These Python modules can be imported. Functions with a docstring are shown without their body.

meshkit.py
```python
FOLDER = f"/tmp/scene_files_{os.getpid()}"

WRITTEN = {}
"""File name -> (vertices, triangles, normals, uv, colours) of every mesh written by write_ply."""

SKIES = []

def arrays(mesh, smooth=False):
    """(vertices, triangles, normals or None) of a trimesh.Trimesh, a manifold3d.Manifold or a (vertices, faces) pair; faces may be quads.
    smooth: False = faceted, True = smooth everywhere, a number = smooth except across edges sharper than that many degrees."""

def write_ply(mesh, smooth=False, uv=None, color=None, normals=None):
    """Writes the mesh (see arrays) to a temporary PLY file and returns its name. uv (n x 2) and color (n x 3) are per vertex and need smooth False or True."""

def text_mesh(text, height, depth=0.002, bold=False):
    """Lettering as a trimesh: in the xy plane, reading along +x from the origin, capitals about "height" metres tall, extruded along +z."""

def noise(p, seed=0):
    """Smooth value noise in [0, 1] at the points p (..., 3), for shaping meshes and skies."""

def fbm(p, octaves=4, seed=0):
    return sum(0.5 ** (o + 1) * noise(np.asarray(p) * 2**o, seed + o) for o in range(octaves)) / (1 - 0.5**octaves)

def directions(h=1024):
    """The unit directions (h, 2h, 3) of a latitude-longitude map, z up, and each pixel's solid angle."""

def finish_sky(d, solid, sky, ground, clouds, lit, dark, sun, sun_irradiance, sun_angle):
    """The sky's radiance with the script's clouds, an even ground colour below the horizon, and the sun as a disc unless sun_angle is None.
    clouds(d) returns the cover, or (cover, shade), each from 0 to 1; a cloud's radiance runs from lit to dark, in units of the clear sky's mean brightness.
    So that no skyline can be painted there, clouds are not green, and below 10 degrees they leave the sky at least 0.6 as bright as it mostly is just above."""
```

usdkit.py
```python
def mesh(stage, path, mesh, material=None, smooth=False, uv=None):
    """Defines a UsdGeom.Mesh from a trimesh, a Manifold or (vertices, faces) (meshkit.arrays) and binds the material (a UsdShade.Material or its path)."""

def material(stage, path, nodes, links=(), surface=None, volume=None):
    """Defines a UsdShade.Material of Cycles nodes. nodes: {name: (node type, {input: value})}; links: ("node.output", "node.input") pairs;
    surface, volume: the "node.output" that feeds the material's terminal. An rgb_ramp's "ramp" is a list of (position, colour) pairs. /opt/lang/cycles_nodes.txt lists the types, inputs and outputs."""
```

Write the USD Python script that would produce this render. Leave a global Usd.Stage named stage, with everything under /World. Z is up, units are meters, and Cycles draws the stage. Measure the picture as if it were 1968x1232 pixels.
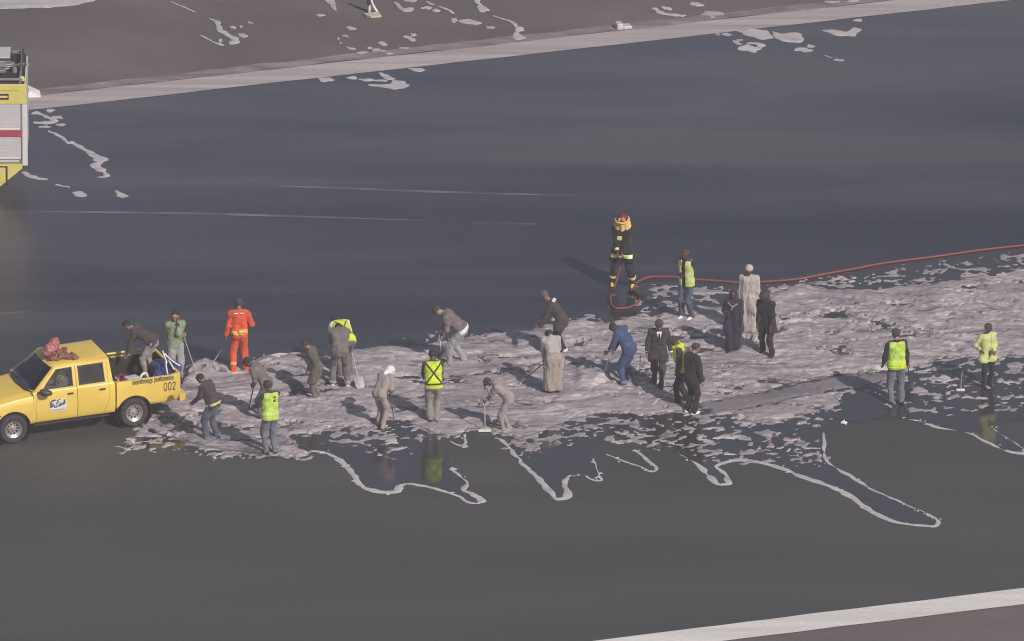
import math, random
import numpy as np
import trimesh, shapely, usdkit, meshkit
import manifold3d as m3
from shapely.geometry import Polygon, LineString
from scipy import ndimage
from scipy.interpolate import CubicSpline
from pxr import Usd, UsdGeom, UsdLux, UsdShade, Gf, Sdf

random.seed(7)
RNG = np.random.default_rng(7)
PI = math.pi
stage = Usd.Stage.CreateInMemory()
UsdGeom.SetStageUpAxis(stage, 'Z')
UsdGeom.Xform.Define(stage, '/World')
UsdGeom.Scope.Define(stage, '/World/Looks')

# ------------------------------------------------------------------ camera, sky, sun
PITCH, DIST, FPX = math.radians(21.0), 400.0, 32800.0        # long lens from a high place 400 m off
CP, SP = math.cos(PITCH), math.sin(PITCH)
EYE = np.array([0.0, -DIST * CP, DIST * SP])
cam = UsdGeom.Camera.Define(stage, '/World/camera')
cam.CreateHorizontalApertureAttr(36.0)
cam.CreateVerticalApertureAttr(36.0 * 641 / 1024)
cam.CreateFocalLengthAttr(36.0 * FPX / 1968)
cam.CreateClippingRangeAttr(Gf.Vec2f(1.0, 20000.0))
cam.CreateExposureAttr(0.0)
cx = UsdGeom.Xformable(cam)
cx.AddTranslateOp().Set(Gf.Vec3d(*map(float, EYE)))
cx.AddRotateXOp().Set(90.0 - math.degrees(PITCH))

SUN_EL = math.radians(38.0)
SUN_AZ = math.atan2(0.585, -0.81)                            # from +y towards +x
SUN = np.array([math.sin(SUN_AZ) * math.cos(SUN_EL), math.cos(SUN_AZ) * math.cos(SUN_EL), math.sin(SUN_EL)])
dome = UsdLux.DomeLight.Define(stage, '/World/sky')
skym = usdkit.material(stage, '/World/Looks/sky_look', {
    's': ('sky_texture', {'sky_type': 'single_scattering', 'sun_disc': False, 'sun_elevation': SUN_EL, 'sun_rotation': SUN_AZ,
                          'aerosol_density': 2.5, 'air_density': 1.0}),
    'b': ('background_shader', {'strength': 0.065})}, [('s.color', 'b.color')], surface='b.background')
UsdShade.MaterialBindingAPI.Apply(dome.GetPrim()).Bind(skym)
dome.GetPrim().SetCustomDataByKey('kind', 'structure')
sun = UsdLux.DistantLight.Define(stage, '/World/sun')
sun.CreateNormalizeAttr(True)
sun.CreateIntensityAttr(0.95)
sun.CreateAngleAttr(0.5)
sun.CreateColorAttr(Gf.Vec3f(1.0, 0.93, 0.86))
q = Gf.Rotation(Gf.Vec3d(0, 0, 1), Gf.Vec3d(*map(float, SUN))).GetQuat()
sx_ = UsdGeom.Xformable(sun)
sx_.AddOrientOp().Set(Gf.Quatf(q))


def ray(px, py):
    """direction through a point of the 1968 x 1232 photograph"""
    u, v = (px - 984.0) / FPX, (616.0 - py) / FPX
    return np.array([u, CP + v * SP, -SP + v * CP])


def G(px, py, z=0.0):
    d = ray(px, py)
    return EYE + d * ((z - EYE[2]) / d[2])


def V(px, py, y):
    d = ray(px, py)
    return EYE + d * ((y - EYE[1]) / d[1])


# ------------------------------------------------------------------ scene helpers
_used = {}


def numbered(base, name):
    key = f'{base}/{name}'
    n = _used.get(key, 0)
    _used[key] = n + 1
    return key if n == 0 else f'{key}_{n:03d}'


def tag(p, label=None, cat=None, group=None, kind=None):
    p = p.GetPrim()
    for k, v in (('label', label), ('category', cat), ('group', group), ('kind', kind)):
        if v:
            p.SetCustomDataByKey(k, v)
    return p


def thing(name, label, cat, loc=(0, 0, 0), rotz=0.0, group=None, kind=None):
    x = UsdGeom.Xform.Define(stage, numbered('/World', name))
    x.AddTranslateOp().Set(Gf.Vec3d(*map(float, loc)))
    x.AddRotateZOp().Set(math.degrees(rotz))
    return tag(x, label, cat, group, kind)


def obj(name, mesh, mat, parent=None, smooth=False, label=None):
    base = str(parent.GetPath()) if parent is not None else '/World'
    m = usdkit.mesh(stage, numbered(base, name), mesh, mat, smooth=smooth).GetPrim()
    if label:
        m.SetCustomDataByKey('label', label)
    return m


# ------------------------------------------------------------------ materials
def mat(name, col, rough=0.8, var=0.0, scale=8.0, bump=0.0, bscale=40.0, metal=0.0, coat=0.0, stretch=(1, 1, 1), spec=0.5, col2=None, detail=4.0, lo=0.3, hi=0.7, sheen=0.0):
    c = np.array(col, float)
    a, b = (c * (1 - var), np.minimum(c * (1 + var), 1)) if col2 is None else (c, np.array(col2, float))
    n = {'t': ('texture_coordinate', {}), 'm': ('mapping', {'scale': stretch}),
         'n': ('noise_texture', {'scale': scale, 'detail': detail}),
         'r': ('rgb_ramp', {'ramp': [(lo, tuple(a)), (hi, tuple(b))]}),
         'p': ('principled_bsdf', {'roughness': rough, 'metallic': metal, 'coat_weight': coat, 'specular_ior_level': spec, 'sheen_weight': sheen})}
    l = [('t.object', 'm.vector'), ('m.vector', 'n.vector'), ('n.fac', 'r.fac'), ('r.color', 'p.base_color')]
    if bump:
        n['bn'] = ('noise_texture', {'scale': bscale, 'detail': 5.0})
        n['bb'] = ('bump', {'strength': bump, 'distance': 0.02})
        l += [('m.vector', 'bn.vector'), ('bn.fac', 'bb.height'), ('bb.normal', 'p.normal')]
    return usdkit.material(stage, '/World/Looks/' + name, n, l, surface='p.BSDF')


def cloth(name, col, var=0.26, rough=0.9):
    var = min(var, 0.10) if min(col) > 0.2 else var
    return mat(name, col, rough, var, 9.0, 0.5, 26.0, spec=0.2, sheen=0.15)


def ground_mat(name, c1, c2, c3, rough_lo, rough_hi, streak=(0.05, 0.35, 1), ang=0.304, spec=0.5, bump=0.05):
    n = {'g': ('geometry', {}), 'm': ('mapping', {'rotation': (0, 0, -ang), 'scale': streak}),
         'n': ('noise_texture', {'scale': 1.0, 'detail': 5.0, 'roughness': 0.55, 'distortion': 0.6}),
         'r': ('rgb_ramp', {'ramp': [(0.32, c1), (0.52, c2), (0.72, c3)]}),
         'f': ('noise_texture', {'scale': 9.0, 'detail': 8.0, 'roughness': 0.75}),
         'fr': ('rgb_ramp', {'ramp': [(0.3, (0.86,) * 3), (0.7, (1.12,) * 3)]}),
         'mx': ('mix_color', {'blend_type': 'multiply', 'fac': 1.0, 'use_clamp': False}),
         'w': ('noise_texture', {'scale': 0.22, 'detail': 3.0}),
         'wr': ('map_range', {'from_min': 0.35, 'from_max': 0.65, 'to_min': rough_lo, 'to_max': rough_hi, 'clamp': True}),
         'bb': ('bump', {'strength': bump, 'distance': 0.02}),
         'p': ('principled_bsdf', {'specular_ior_level': spec})}
    l = [('g.position', 'm.vector'), ('m.vector', 'n.vector'), ('n.fac', 'r.fac'), ('g.position', 'f.vector'), ('f.fac', 'fr.fac'),
         ('r.color', 'mx.a'), ('fr.color', 'mx.b'), ('mx.result', 'p.base_color'), ('m.vector', 'w.vector'), ('w.fac', 'wr.value'),
         ('wr.result', 'p.roughness'), ('f.fac', 'bb.height'), ('bb.normal', 'p.normal')]
    return usdkit.material(stage, '/World/Looks/' + name, n, l, surface='p.BSDF')


M = {}
M['asphalt'] = None      # made once the runway's direction is known
M['shoulder'] = ground_mat('shoulder_look', (0.100, 0.083, 0.083), (0.126, 0.104, 0.101), (0.18, 0.152, 0.143), 0.6, 0.9, (0.12, 0.25, 1))
M['seam'] = ground_mat('seam_look', (0.15, 0.13, 0.125), (0.22, 0.195, 0.19), (0.30, 0.27, 0.265), 0.7, 0.95, (0.8, 3.0, 1), bump=0.4)
M['line_far'] = ground_mat('far_line_look', (0.30, 0.262, 0.262), (0.40, 0.355, 0.355), (0.48, 0.43, 0.43), 0.6, 0.85, (0.10, 3.0, 1))
M['line_near'] = ground_mat('near_line_look', (0.60, 0.57, 0.55), (0.69, 0.66, 0.64), (0.76, 0.73, 0.71), 0.55, 0.8, (0.15, 2.2, 1))
M['water'] = ground_mat('water_look', (0.034, 0.033, 0.039), (0.040, 0.038, 0.044), (0.048, 0.045, 0.051), 0.05, 0.14, (0.3, 0.6, 1), bump=0.015)
M['slush'] = ground_mat('slush_look', (0.16, 0.140, 0.158), (0.20, 0.174, 0.192), (0.25, 0.218, 0.235), 0.35, 0.6, (0.25, 1.6, 1), bump=0.1)


def foam_mat(name, c1, c2, c3):
    """froth: pale where it is thick, greyer and wetter in smeared streaks"""
    n = {'g': ('geometry', {}), 'm': ('mapping', {'rotation': (0, 0, -0.25), 'scale': (0.55, 1.6, 1.0)}), 'm2': ('mapping', {'rotation': (0, 0, 0.45), 'scale': (1.0, 2.6, 1.0)}),
         'n': ('noise_texture', {'scale': 0.9, 'detail': 8.0, 'roughness': 0.66, 'distortion': 1.8}), 'n2': ('noise_texture', {'scale': 2.6, 'detail': 7.0, 'roughness': 0.7, 'distortion': 1.4}),
         'mn': ('mix_float', {'fac': 0.42}),
         'r': ('rgb_ramp', {'ramp': [(0.40, c1), (0.465, c2), (0.515, c2), (0.585, c3)]}),
         'ro': ('map_range', {'from_min': 0.41, 'from_max': 0.50, 'to_min': 0.34, 'to_max': 0.8, 'clamp': True}),
         'b1': ('noise_texture', {'scale': 7.0, 'detail': 8.0, 'roughness': 0.72, 'distortion': 1.8}),
         'bb': ('bump', {'strength': 0.38, 'distance': 0.02}),
         'p': ('principled_bsdf', {'specular_ior_level': 0.35})}
    l = [('g.position', 'm.vector'), ('g.position', 'm2.vector'), ('m.vector', 'n.vector'), ('m2.vector', 'n2.vector'), ('n.fac', 'mn.a'), ('n2.fac', 'mn.b'), ('mn.result', 'r.fac'), ('mn.result', 'ro.value'), ('ro.result', 'p.roughness'),
         ('r.color', 'p.base_color'), ('m.vector', 'b1.vector'), ('b1.fac', 'bb.height'), ('bb.normal', 'p.normal')]
    return usdkit.material(stage, '/World/Looks/' + name, n, l, surface='p.BSDF')


M['foam'] = foam_mat('foam_look', (0.125, 0.116, 0.138), (0.305, 0.271, 0.289), (0.52, 0.472, 0.482))
M['foam_line'] = foam_mat('foam_line_look', (0.36, 0.335, 0.345), (0.45, 0.42, 0.43), (0.53, 0.50, 0.505))
M['streak'] = usdkit.material(stage, '/World/Looks/streak_look', {
    'g': ('geometry', {}), 'n': ('noise_texture', {'scale': 0.9, 'detail': 3.0}), 'mr': ('map_range', {'from_min': 0.35, 'from_max': 0.62, 'to_min': 0.05, 'to_max': 0.85, 'clamp': True}),
    'd': ('diffuse_bsdf', {'color': (0.20, 0.19, 0.20)}), 't': ('transparent_bsdf', {'color': (1, 1, 1)}), 'x': ('mix_closure', {})},
    [('g.position', 'n.vector'), ('n.fac', 'mr.value'), ('mr.result', 'x.fac'), ('t.BSDF', 'x.closure1'), ('d.BSDF', 'x.closure2')], surface='x.closure')
M['yellow'] = mat('yellow_paint', (0.73, 0.515, 0.095), 0.38, 0.07, 1.6, coat=0.35)
M['yellow2'] = mat('pale_yellow_paint', (0.66, 0.56, 0.16), 0.5, 0.06, 2.0)
M['black'] = mat('black_rubber', (0.022, 0.020, 0.022), 0.8, 0.3)
M['tyre'] = mat('tyre_rubber', (0.040, 0.034, 0.040), 0.85, 0.25, 12, 0.4, 60)
M['dark'] = mat('dark_plastic', (0.035, 0.030, 0.032), 0.55, 0.2)
M['bed'] = mat('bed_liner', (0.020, 0.016, 0.016), 0.8, 0.3, 5)
M['steel'] = mat('rim_steel', (0.62, 0.60, 0.58), 0.32, 0.1, metal=0.85)
M['grey_metal'] = mat('grey_metal', (0.26, 0.25, 0.26), 0.5, 0.15, metal=0.3)
M['white'] = mat('white_paint', (0.66, 0.63, 0.63), 0.5, 0.06)
M['shutter'] = mat('shutter_grey', (0.52, 0.495, 0.515), 0.45, 0.05, 3)
M['red'] = mat('red_stripe', (0.36, 0.055, 0.085), 0.5, 0.08)
M['red_dark'] = mat('dark_red', (0.16, 0.02, 0.03), 0.5, 0.2)
M['hose'] = mat('red_hose', (0.24, 0.055, 0.062), 0.7, 0.2, 6)
M['ink'] = mat('black_ink', (0.035, 0.022, 0.014), 0.6, 0.1)
M['ink2'] = mat('grey_ink', (0.07, 0.075, 0.075), 0.6, 0.1)
M['amber'] = mat('red_brown_cover', (0.20, 0.085, 0.050), 0.6, 0.3, 6)
M['pink'] = mat('pink_red_dome', (0.36, 0.11, 0.12), 0.45, 0.15)
M['wood'] = mat('pole_wood', (0.42, 0.38, 0.34), 0.7, 0.15)
M['wood_dark'] = mat('dark_pole', (0.09, 0.08, 0.08), 0.7, 0.15)
M['pole_pink'] = mat('pinkish_pole', (0.34, 0.22, 0.22), 0.7, 0.15)
M['blue_tarp'] = cloth('blue_tarp', (0.035, 0.055, 0.19), 0.35, 0.5)
M['glass'] = usdkit.material(stage, '/World/Looks/window_glass', {
    'f': ('fresnel', {'IOR': 1.5}), 't': ('transparent_bsdf', {'color': (0.86, 0.87, 0.88)}), 'g': ('glossy_bsdf', {'color': (0.9, 0.92, 1.0), 'roughness': 0.03}), 'x': ('mix_closure', {})},
    [('f.fac', 'x.fac'), ('t.BSDF', 'x.closure1'), ('g.BSDF', 'x.closure2')], surface='x.closure')
for k, c in {'skin_d': (0.10, 0.055, 0.040), 'skin_m': (0.22, 0.115, 0.082), 'skin_l': (0.34, 0.20, 0.15)}.items():
    M[k] = mat(k.replace('skin_d', 'dark_skin').replace('skin_m', 'brown_skin').replace('skin_l', 'tan_skin'), c, 0.55, 0.12, 14)
for k, c in {'lime': (0.44, 0.60, 0.10), 'lime_b': (0.52, 0.66, 0.022), 'lime_pale': (0.52, 0.56, 0.22), 'orange': (0.62, 0.085, 0.035), 'orange_y': (0.72, 0.38, 0.09),
             'green': (0.22, 0.27, 0.165), 'navy': (0.035, 0.030, 0.055), 'blue': (0.050, 0.075, 0.165), 'jeans': (0.075, 0.092, 0.135), 'jeans_l': (0.14, 0.15, 0.18),
             'black_c': (0.026, 0.024, 0.027), 'charcoal': (0.050, 0.047, 0.050), 'brown_j': (0.060, 0.046, 0.045), 'brown_c': (0.105, 0.092, 0.076), 'grey_c': (0.155, 0.138, 0.138),
             'grey_s': (0.15, 0.125, 0.128), 'beige': (0.30, 0.26, 0.25), 'beige_t': (0.33, 0.28, 0.25), 'pinkbeige': (0.30, 0.255, 0.26), 'shirt_g': (0.36, 0.355, 0.32), 'robe': (0.43, 0.385, 0.375),
             'white_c': (0.70, 0.68, 0.68), 'grey_t': (0.235, 0.215, 0.205), 'grey_l': (0.30, 0.29, 0.31), 'fire': (0.022, 0.024, 0.026), 'plum': (0.055, 0.030, 0.050)}.items():
    M[k] = cloth('cloth_' + {'lime_b': 'bright_lime', 'orange_y': 'amber', 'brown_j': 'brown', 'brown_c': 'khaki', 'grey_c': 'warm_grey', 'grey_s': 'sweater', 'black_c': 'black', 'beige_t': 'tan',
                               'shirt_g': 'pale_green', 'white_c': 'white', 'grey_t': 'mid_grey', 'grey_l': 'light_grey', 'jeans_l': 'pale_jeans'}.get(k, k), c)
M['hair'] = mat('dark_hair', (0.022, 0.017, 0.016), 0.7, 0.4, 30, 0.8, 60)
M['hair_b'] = mat('brown_hair', (0.055, 0.042, 0.040), 0.8, 0.4, 30, 0.8, 60)
M['hair_r'] = mat('reddish_hair', (0.085, 0.040, 0.036), 0.8, 0.3, 30)
M['reflect'] = mat('reflective_strip', (0.48, 0.47, 0.45), 0.35, 0.08)
M['reflect_y'] = mat('yellow_reflective_strip', (0.66, 0.62, 0.26), 0.35, 0.08)
M['helmet_y'] = mat('helmet_yellow', (0.72, 0.50, 0.16), 0.35, 0.1)

# ------------------------------------------------------------------ ground, runway, lines
RDIR = G(1968, -2) - G(54.5, 212)
RANG = math.atan2(RDIR[1], RDIR[0])
RD = np.array([math.cos(RANG), math.sin(RANG)])
RN = np.array([-RD[1], RD[0]])


def strip(p0, w_up, z, L=700.0, step=None, jit=0.0, seed=0, drop=0.02):
    """a flat strip along the runway: p0 on its lower side, w_up wide; a sheet with short closed sides"""
    c = p0[:2] - RD * np.dot(p0[:2], RD)
    ts = np.concatenate([[-L], np.arange(-45, 45.01, step or 45), [L]])
    a = c + ts[:, None] * RD
    j0 = j1 = np.zeros(len(ts))
    if jit:
        r = np.random.default_rng(seed)
        j0, j1 = ndimage.gaussian_filter1d(r.normal(0, 1, len(ts)), 1.2) * jit, ndimage.gaussian_filter1d(r.normal(0, 1, len(ts)), 1.0) * jit
    lo, hi = a + RN * j0[:, None], a + RN * (w_up + j1)[:, None]
    n = len(ts)
    v = np.vstack([np.c_[lo, np.full(n, z)], np.c_[hi, np.full(n, z)]])
    f = []
    for i in range(n - 1):
        f += [(i, i + 1, n + i + 1), (i, n + i + 1, n + i)]
    return trimesh.Trimesh(v, f, process=False)


far_lo = G(54.5, 212)
ROT = -RANG


def asphalt():
    """asphalt, streaked along the runway; a wide strip beyond the foam is still wet, bluish and glossy"""
    n = {'g': ('geometry', {}), 'm': ('mapping', {'rotation': (0, 0, -RANG), 'scale': (0.05, 0.30, 1)}), 'm2': ('mapping', {'rotation': (0, 0, -RANG)}),
         'n': ('noise_texture', {'scale': 1.0, 'detail': 5.0, 'roughness': 0.55, 'distortion': 0.6}),
         'r': ('rgb_ramp', {'ramp': [(0.30, (0.042, 0.0445, 0.043)), (0.50, (0.053, 0.0545, 0.053)), (0.70, (0.070, 0.068, 0.066))]}),
         'rw': ('rgb_ramp', {'ramp': [(0.36, (0.014, 0.016, 0.024)), (0.50, (0.028, 0.030, 0.041)), (0.62, (0.056, 0.054, 0.060))]}),
         'rf': ('rgb_ramp', {'ramp': [(0.37, (0.044, 0.048, 0.066)), (0.50, (0.064, 0.064, 0.080)), (0.62, (0.088, 0.080, 0.088))]}),
         'f': ('noise_texture', {'scale': 9.0, 'detail': 8.0, 'roughness': 0.75}),
         'fr': ('rgb_ramp', {'ramp': [(0.3, (0.90,) * 3), (0.7, (1.09,) * 3)]}),
         'mx': ('mix_color', {'blend_type': 'multiply', 'fac': 1.0, 'use_clamp': False}), 'mw': ('mix_color', {'use_clamp': False}), 'mf': ('mix_color', {'use_clamp': False}),
         'wf': ('map_range', {'range_type': 'smoothstep', 'from_min': FAR0, 'from_max': FAR0 + 13.0, 'to_min': 0.0, 'to_max': 1.0, 'clamp': True}),
         's': ('separate_xyz', {}), 'w': ('noise_texture', {'scale': 0.9, 'detail': 4.0, 'roughness': 0.6}),
         'ad': ('math', {'math_type': 'multiply_add', 'value2': 9.0}),
         'wr': ('map_range', {'range_type': 'smoothstep', 'from_min': WET0, 'from_max': WET0 + 3.0, 'to_min': 0.0, 'to_max': 1.0, 'clamp': True}),
         'ro': ('map_range', {'from_min': 0.0, 'from_max': 1.0, 'to_min': 0.62, 'to_max': 0.30, 'clamp': True}),
         'bb': ('bump', {'strength': 0.05, 'distance': 0.02}), 'p': ('principled_bsdf', {'specular_ior_level': 0.5})}
    l = [('g.position', 'm.vector'), ('m.vector', 'n.vector'), ('n.fac', 'r.fac'), ('n.fac', 'rw.fac'), ('g.position', 'f.vector'), ('f.fac', 'fr.fac'), ('g.position', 'm2.vector'), ('m2.vector', 's.vector'),
         ('m.vector', 'w.vector'), ('w.fac', 'ad.value1'), ('s.y', 'ad.value3'), ('ad.value', 'wr.value'), ('wr.result', 'mw.fac'), ('r.color', 'mw.a'), ('ad.value', 'wf.value'), ('wf.result', 'mf.fac'), ('n.fac', 'rf.fac'), ('rw.color', 'mf.a'), ('rf.color', 'mf.b'), ('mf.result', 'mw.b'),
         ('mw.result', 'mx.a'), ('fr.color', 'mx.b'), ('mx.result', 'p.base_color'), ('wr.result', 'ro.value'), ('ro.result', 'p.roughness'), ('f.fac', 'bb.height'), ('bb.normal', 'p.normal')]
    return usdkit.material(stage, '/World/Looks/asphalt_look', n, l, surface='p.BSDF')


WET0 = float(np.dot(G(984, 690)[:2], RN)) + 4.5 - 1.0
FAR0 = float(np.dot(G(984, 520)[:2], RN)) + 4.5
M['asphalt'] = asphalt()
near_hi = G(1968, 1130)
W_RUN = np.dot(far_lo[:2] - near_hi[:2], RN)
gs = 1800.0
gv = np.array([[-gs, -gs, -0.012], [gs, -gs, -0.012], [gs, gs, -0.012], [-gs, gs, -0.012]])
tag(obj('ground', (gv, np.array([[0, 1, 2], [0, 2, 3]])), M['shoulder']), 'brown grey paved shoulder on both sides of the runway', 'ground', kind='structure')
tag(obj('runway', strip(near_hi, W_RUN, 0.0, 1500), M['asphalt']), 'dark wet asphalt runway between two pale edge lines', 'runway', kind='structure')
wl = np.dot(G(54.5, 186)[:2] - far_lo[:2], RN)
tag(obj('far_edge_line', strip(far_lo, wl, 0.004, 1500, 0.35, 0.016, 3), M['line_far']), 'far pale painted line along the runway edge', 'edge line', kind='structure')
seam_w = np.dot(G(54.5, 174)[:2] - G(54.5, 186)[:2], RN)
sp = strip(far_lo + np.r_[RN * wl, 0], seam_w, 0.008, 1500, 0.22, 0.05, 5)
tag(obj('gravel_seam', sp, M['seam']), 'rough grey gravel seam along the far edge line', 'seam', kind='structure')
wn = np.dot(near_hi[:2] - G(1968, 1161)[:2], RN)
tag(obj('near_edge_line', strip(near_hi - np.r_[RN * wn, 0], wn, 0.004, 1500, 0.3, 0.018, 9), M['line_near']), 'near white painted line along the runway edge', 'edge line', kind='structure')


def smooth_line(pts, n_per=6):
    pts = np.asarray(pts, float)
    d = np.r_[0, np.cumsum(np.linalg.norm(np.diff(pts, axis=0), axis=1))]
    keep = np.r_[True, np.diff(d) > 1e-6]
    pts, d = pts[keep], d[keep]
    t = np.linspace(0, d[-1], max(int(n_per * len(pts)), 8))
    from scipy.interpolate import PchipInterpolator
    return np.c_[tuple(PchipInterpolator(d, pts[:, k])(t) for k in range(pts.shape[1]))]


def bead(px_pts, widths, height=0.03, seed=0, z=0.0):
    """a raised foam bead on the ground along a line given by points of the photograph; widths in metres"""
    g = np.array([G(*p)[:2] for p in px_pts])
    w = np.interp(np.linspace(0, 1, len(g)), np.linspace(0, 1, len(widths)), widths)
    a = smooth_line(np.c_[g, w], 7)
    r = np.random.default_rng(seed)
    p, w = a[:, :2], a[:, 2]
    n = len(p)
    w = w * np.clip(0.84 + 0.34 * ndimage.gaussian_filter1d(r.normal(0, 1, n), 1.2), 0.3, 1.7)
    p = p + 0.018 * np.c_[ndimage.gaussian_filter1d(r.normal(0, 1, n), 1.0), ndimage.gaussian_filter1d(r.normal(0, 1, n), 1.0)]
    w[0] *= 0.3
    w[-1] *= 0.4
    t = np.gradient(p, axis=0)
    t /= np.linalg.norm(t, axis=1, keepdims=True) + 1e-9
    nn = np.c_[-t[:, 1], t[:, 0]]
    prof = [(-0.5, -0.01), (-0.42, 0.55), (-0.2, 0.95), (0.0, 1.0), (0.2, 0.9), (0.42, 0.5), (0.5, -0.01)]
    hz = height * np.clip(w / 0.16, 0.35, 1.3)
    v = np.concatenate([np.c_[p + nn * (w * s)[:, None], z + hz * h * (1 + 0.25 * ndimage.gaussian_filter1d(r.normal(0, 1, n), 0.8))] for s, h in prof])
    f = []
    for k in range(len(prof) - 1):
        for i in range(n - 1):
            a0, b0 = k * n + i, (k + 1) * n + i
            f += [(a0, b0, b0 + 1), (a0, b0 + 1, a0 + 1)]
    return trimesh.Trimesh(v, np.array(f)[:, ::-1], process=False)


def pancake(px_poly, height=0.012, seed=0, jag=0.12):
    """a low foam patch with an uneven rim over an outline given by points of the photograph"""
    g = np.array([G(*p)[:2] for p in px_poly])
    po = Polygon(g).buffer(0)
    if po.geom_type != 'Polygon':
        po = max(po.geoms, key=lambda a: a.area)
    s = math.sqrt(po.area)
    po = po.buffer(0.05 * s).buffer(-0.05 * s)
    L = po.exterior.length
    n = max(24, min(90, int(L / 0.08)))
    ring = np.array([po.exterior.interpolate(i / n, normalized=True).coords[0] for i in range(n)])
    r = np.random.default_rng(seed)
    nz = ndimage.gaussian_filter1d(r.normal(0, 1, n), 0.9, mode='wrap') * jag * min(s, 0.5)
    c = ring.mean(0)
    d = ring - c
    ring = ring + d / (np.linalg.norm(d, axis=1, keepdims=True) + 1e-9) * nz[:, None]
    po = Polygon(ring).buffer(0)
    if po.geom_type != 'Polygon':
        po = max(po.geoms, key=lambda a: a.area)
    out = []
    for k, (ins, h0) in enumerate(((0, 0.55), (0.06 * s, 1.0))):
        pp = po.buffer(-ins)
        for gpoly in getattr(pp, 'geoms', [pp]):
            if gpoly.area > 1e-4:
                m = trimesh.creation.extrude_polygon(Polygon(gpoly.exterior), height * h0 + 0.01, engine='earcut')
                m.apply_translation((0, 0, -0.01))
                out.append(m)
    return trimesh.util.concatenate(out)


def ell(x, y, rx, ry, n=18, tilt=0.0):
    t = np.linspace(0, 2 * PI, n, endpoint=False)
    return np.c_[x + rx * np.cos(t), y + ry * np.sin(t) + tilt * rx * np.cos(t)]

hz_top = EYE[2] + 6
hv = np.array([(x, y, z) for x in (-2000, 2000) for y in (-2000, 2000) for z in (-1.0, hz_top)], float)
hzf = hull_faces = trimesh.convex.convex_hull(hv)
M['haze'] = usdkit.material(stage, '/World/Looks/haze_look', {'v': ('principled_volume', {'color': (0.86, 0.81, 0.86), 'density': 0.00026, 'anisotropy': 0.0})}, [], volume='v.volume')
tag(obj('haze', hzf, M['haze']), 'thin dusty haze in the air over the whole runway', 'haze', kind='stuff')

# ------------------------------------------------------------------ foam bank, flecks and water
XA, XB, YA, YB = -9.8, 13.2, -9.6, 5.8
HX, HY = 0.028, 0.044
gx, gy = np.arange(XA, XB, HX), np.arange(YA, YB, HY)
X, Y = np.meshgrid(gx, gy, indexing='ij')
P3 = np.stack([X, Y, np.zeros_like(X)], -1)


def mask(poly, blur=0.0):
    g = Polygon([tuple(G(*p)[:2]) for p in poly]).buffer(0)
    x0, y0, x1, y1 = g.bounds
    out = np.zeros_like(X)
    ii, jj = (gx >= x0) & (gx <= x1), (gy >= y0) & (gy <= y1)
    if ii.any() and jj.any():
        s = np.ix_(ii, jj)
        out[s] = shapely.contains_xy(g, X[s], Y[s])
    return ndimage.gaussian_filter(out, (blur / HX, blur / HY)) if blur else out


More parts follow.
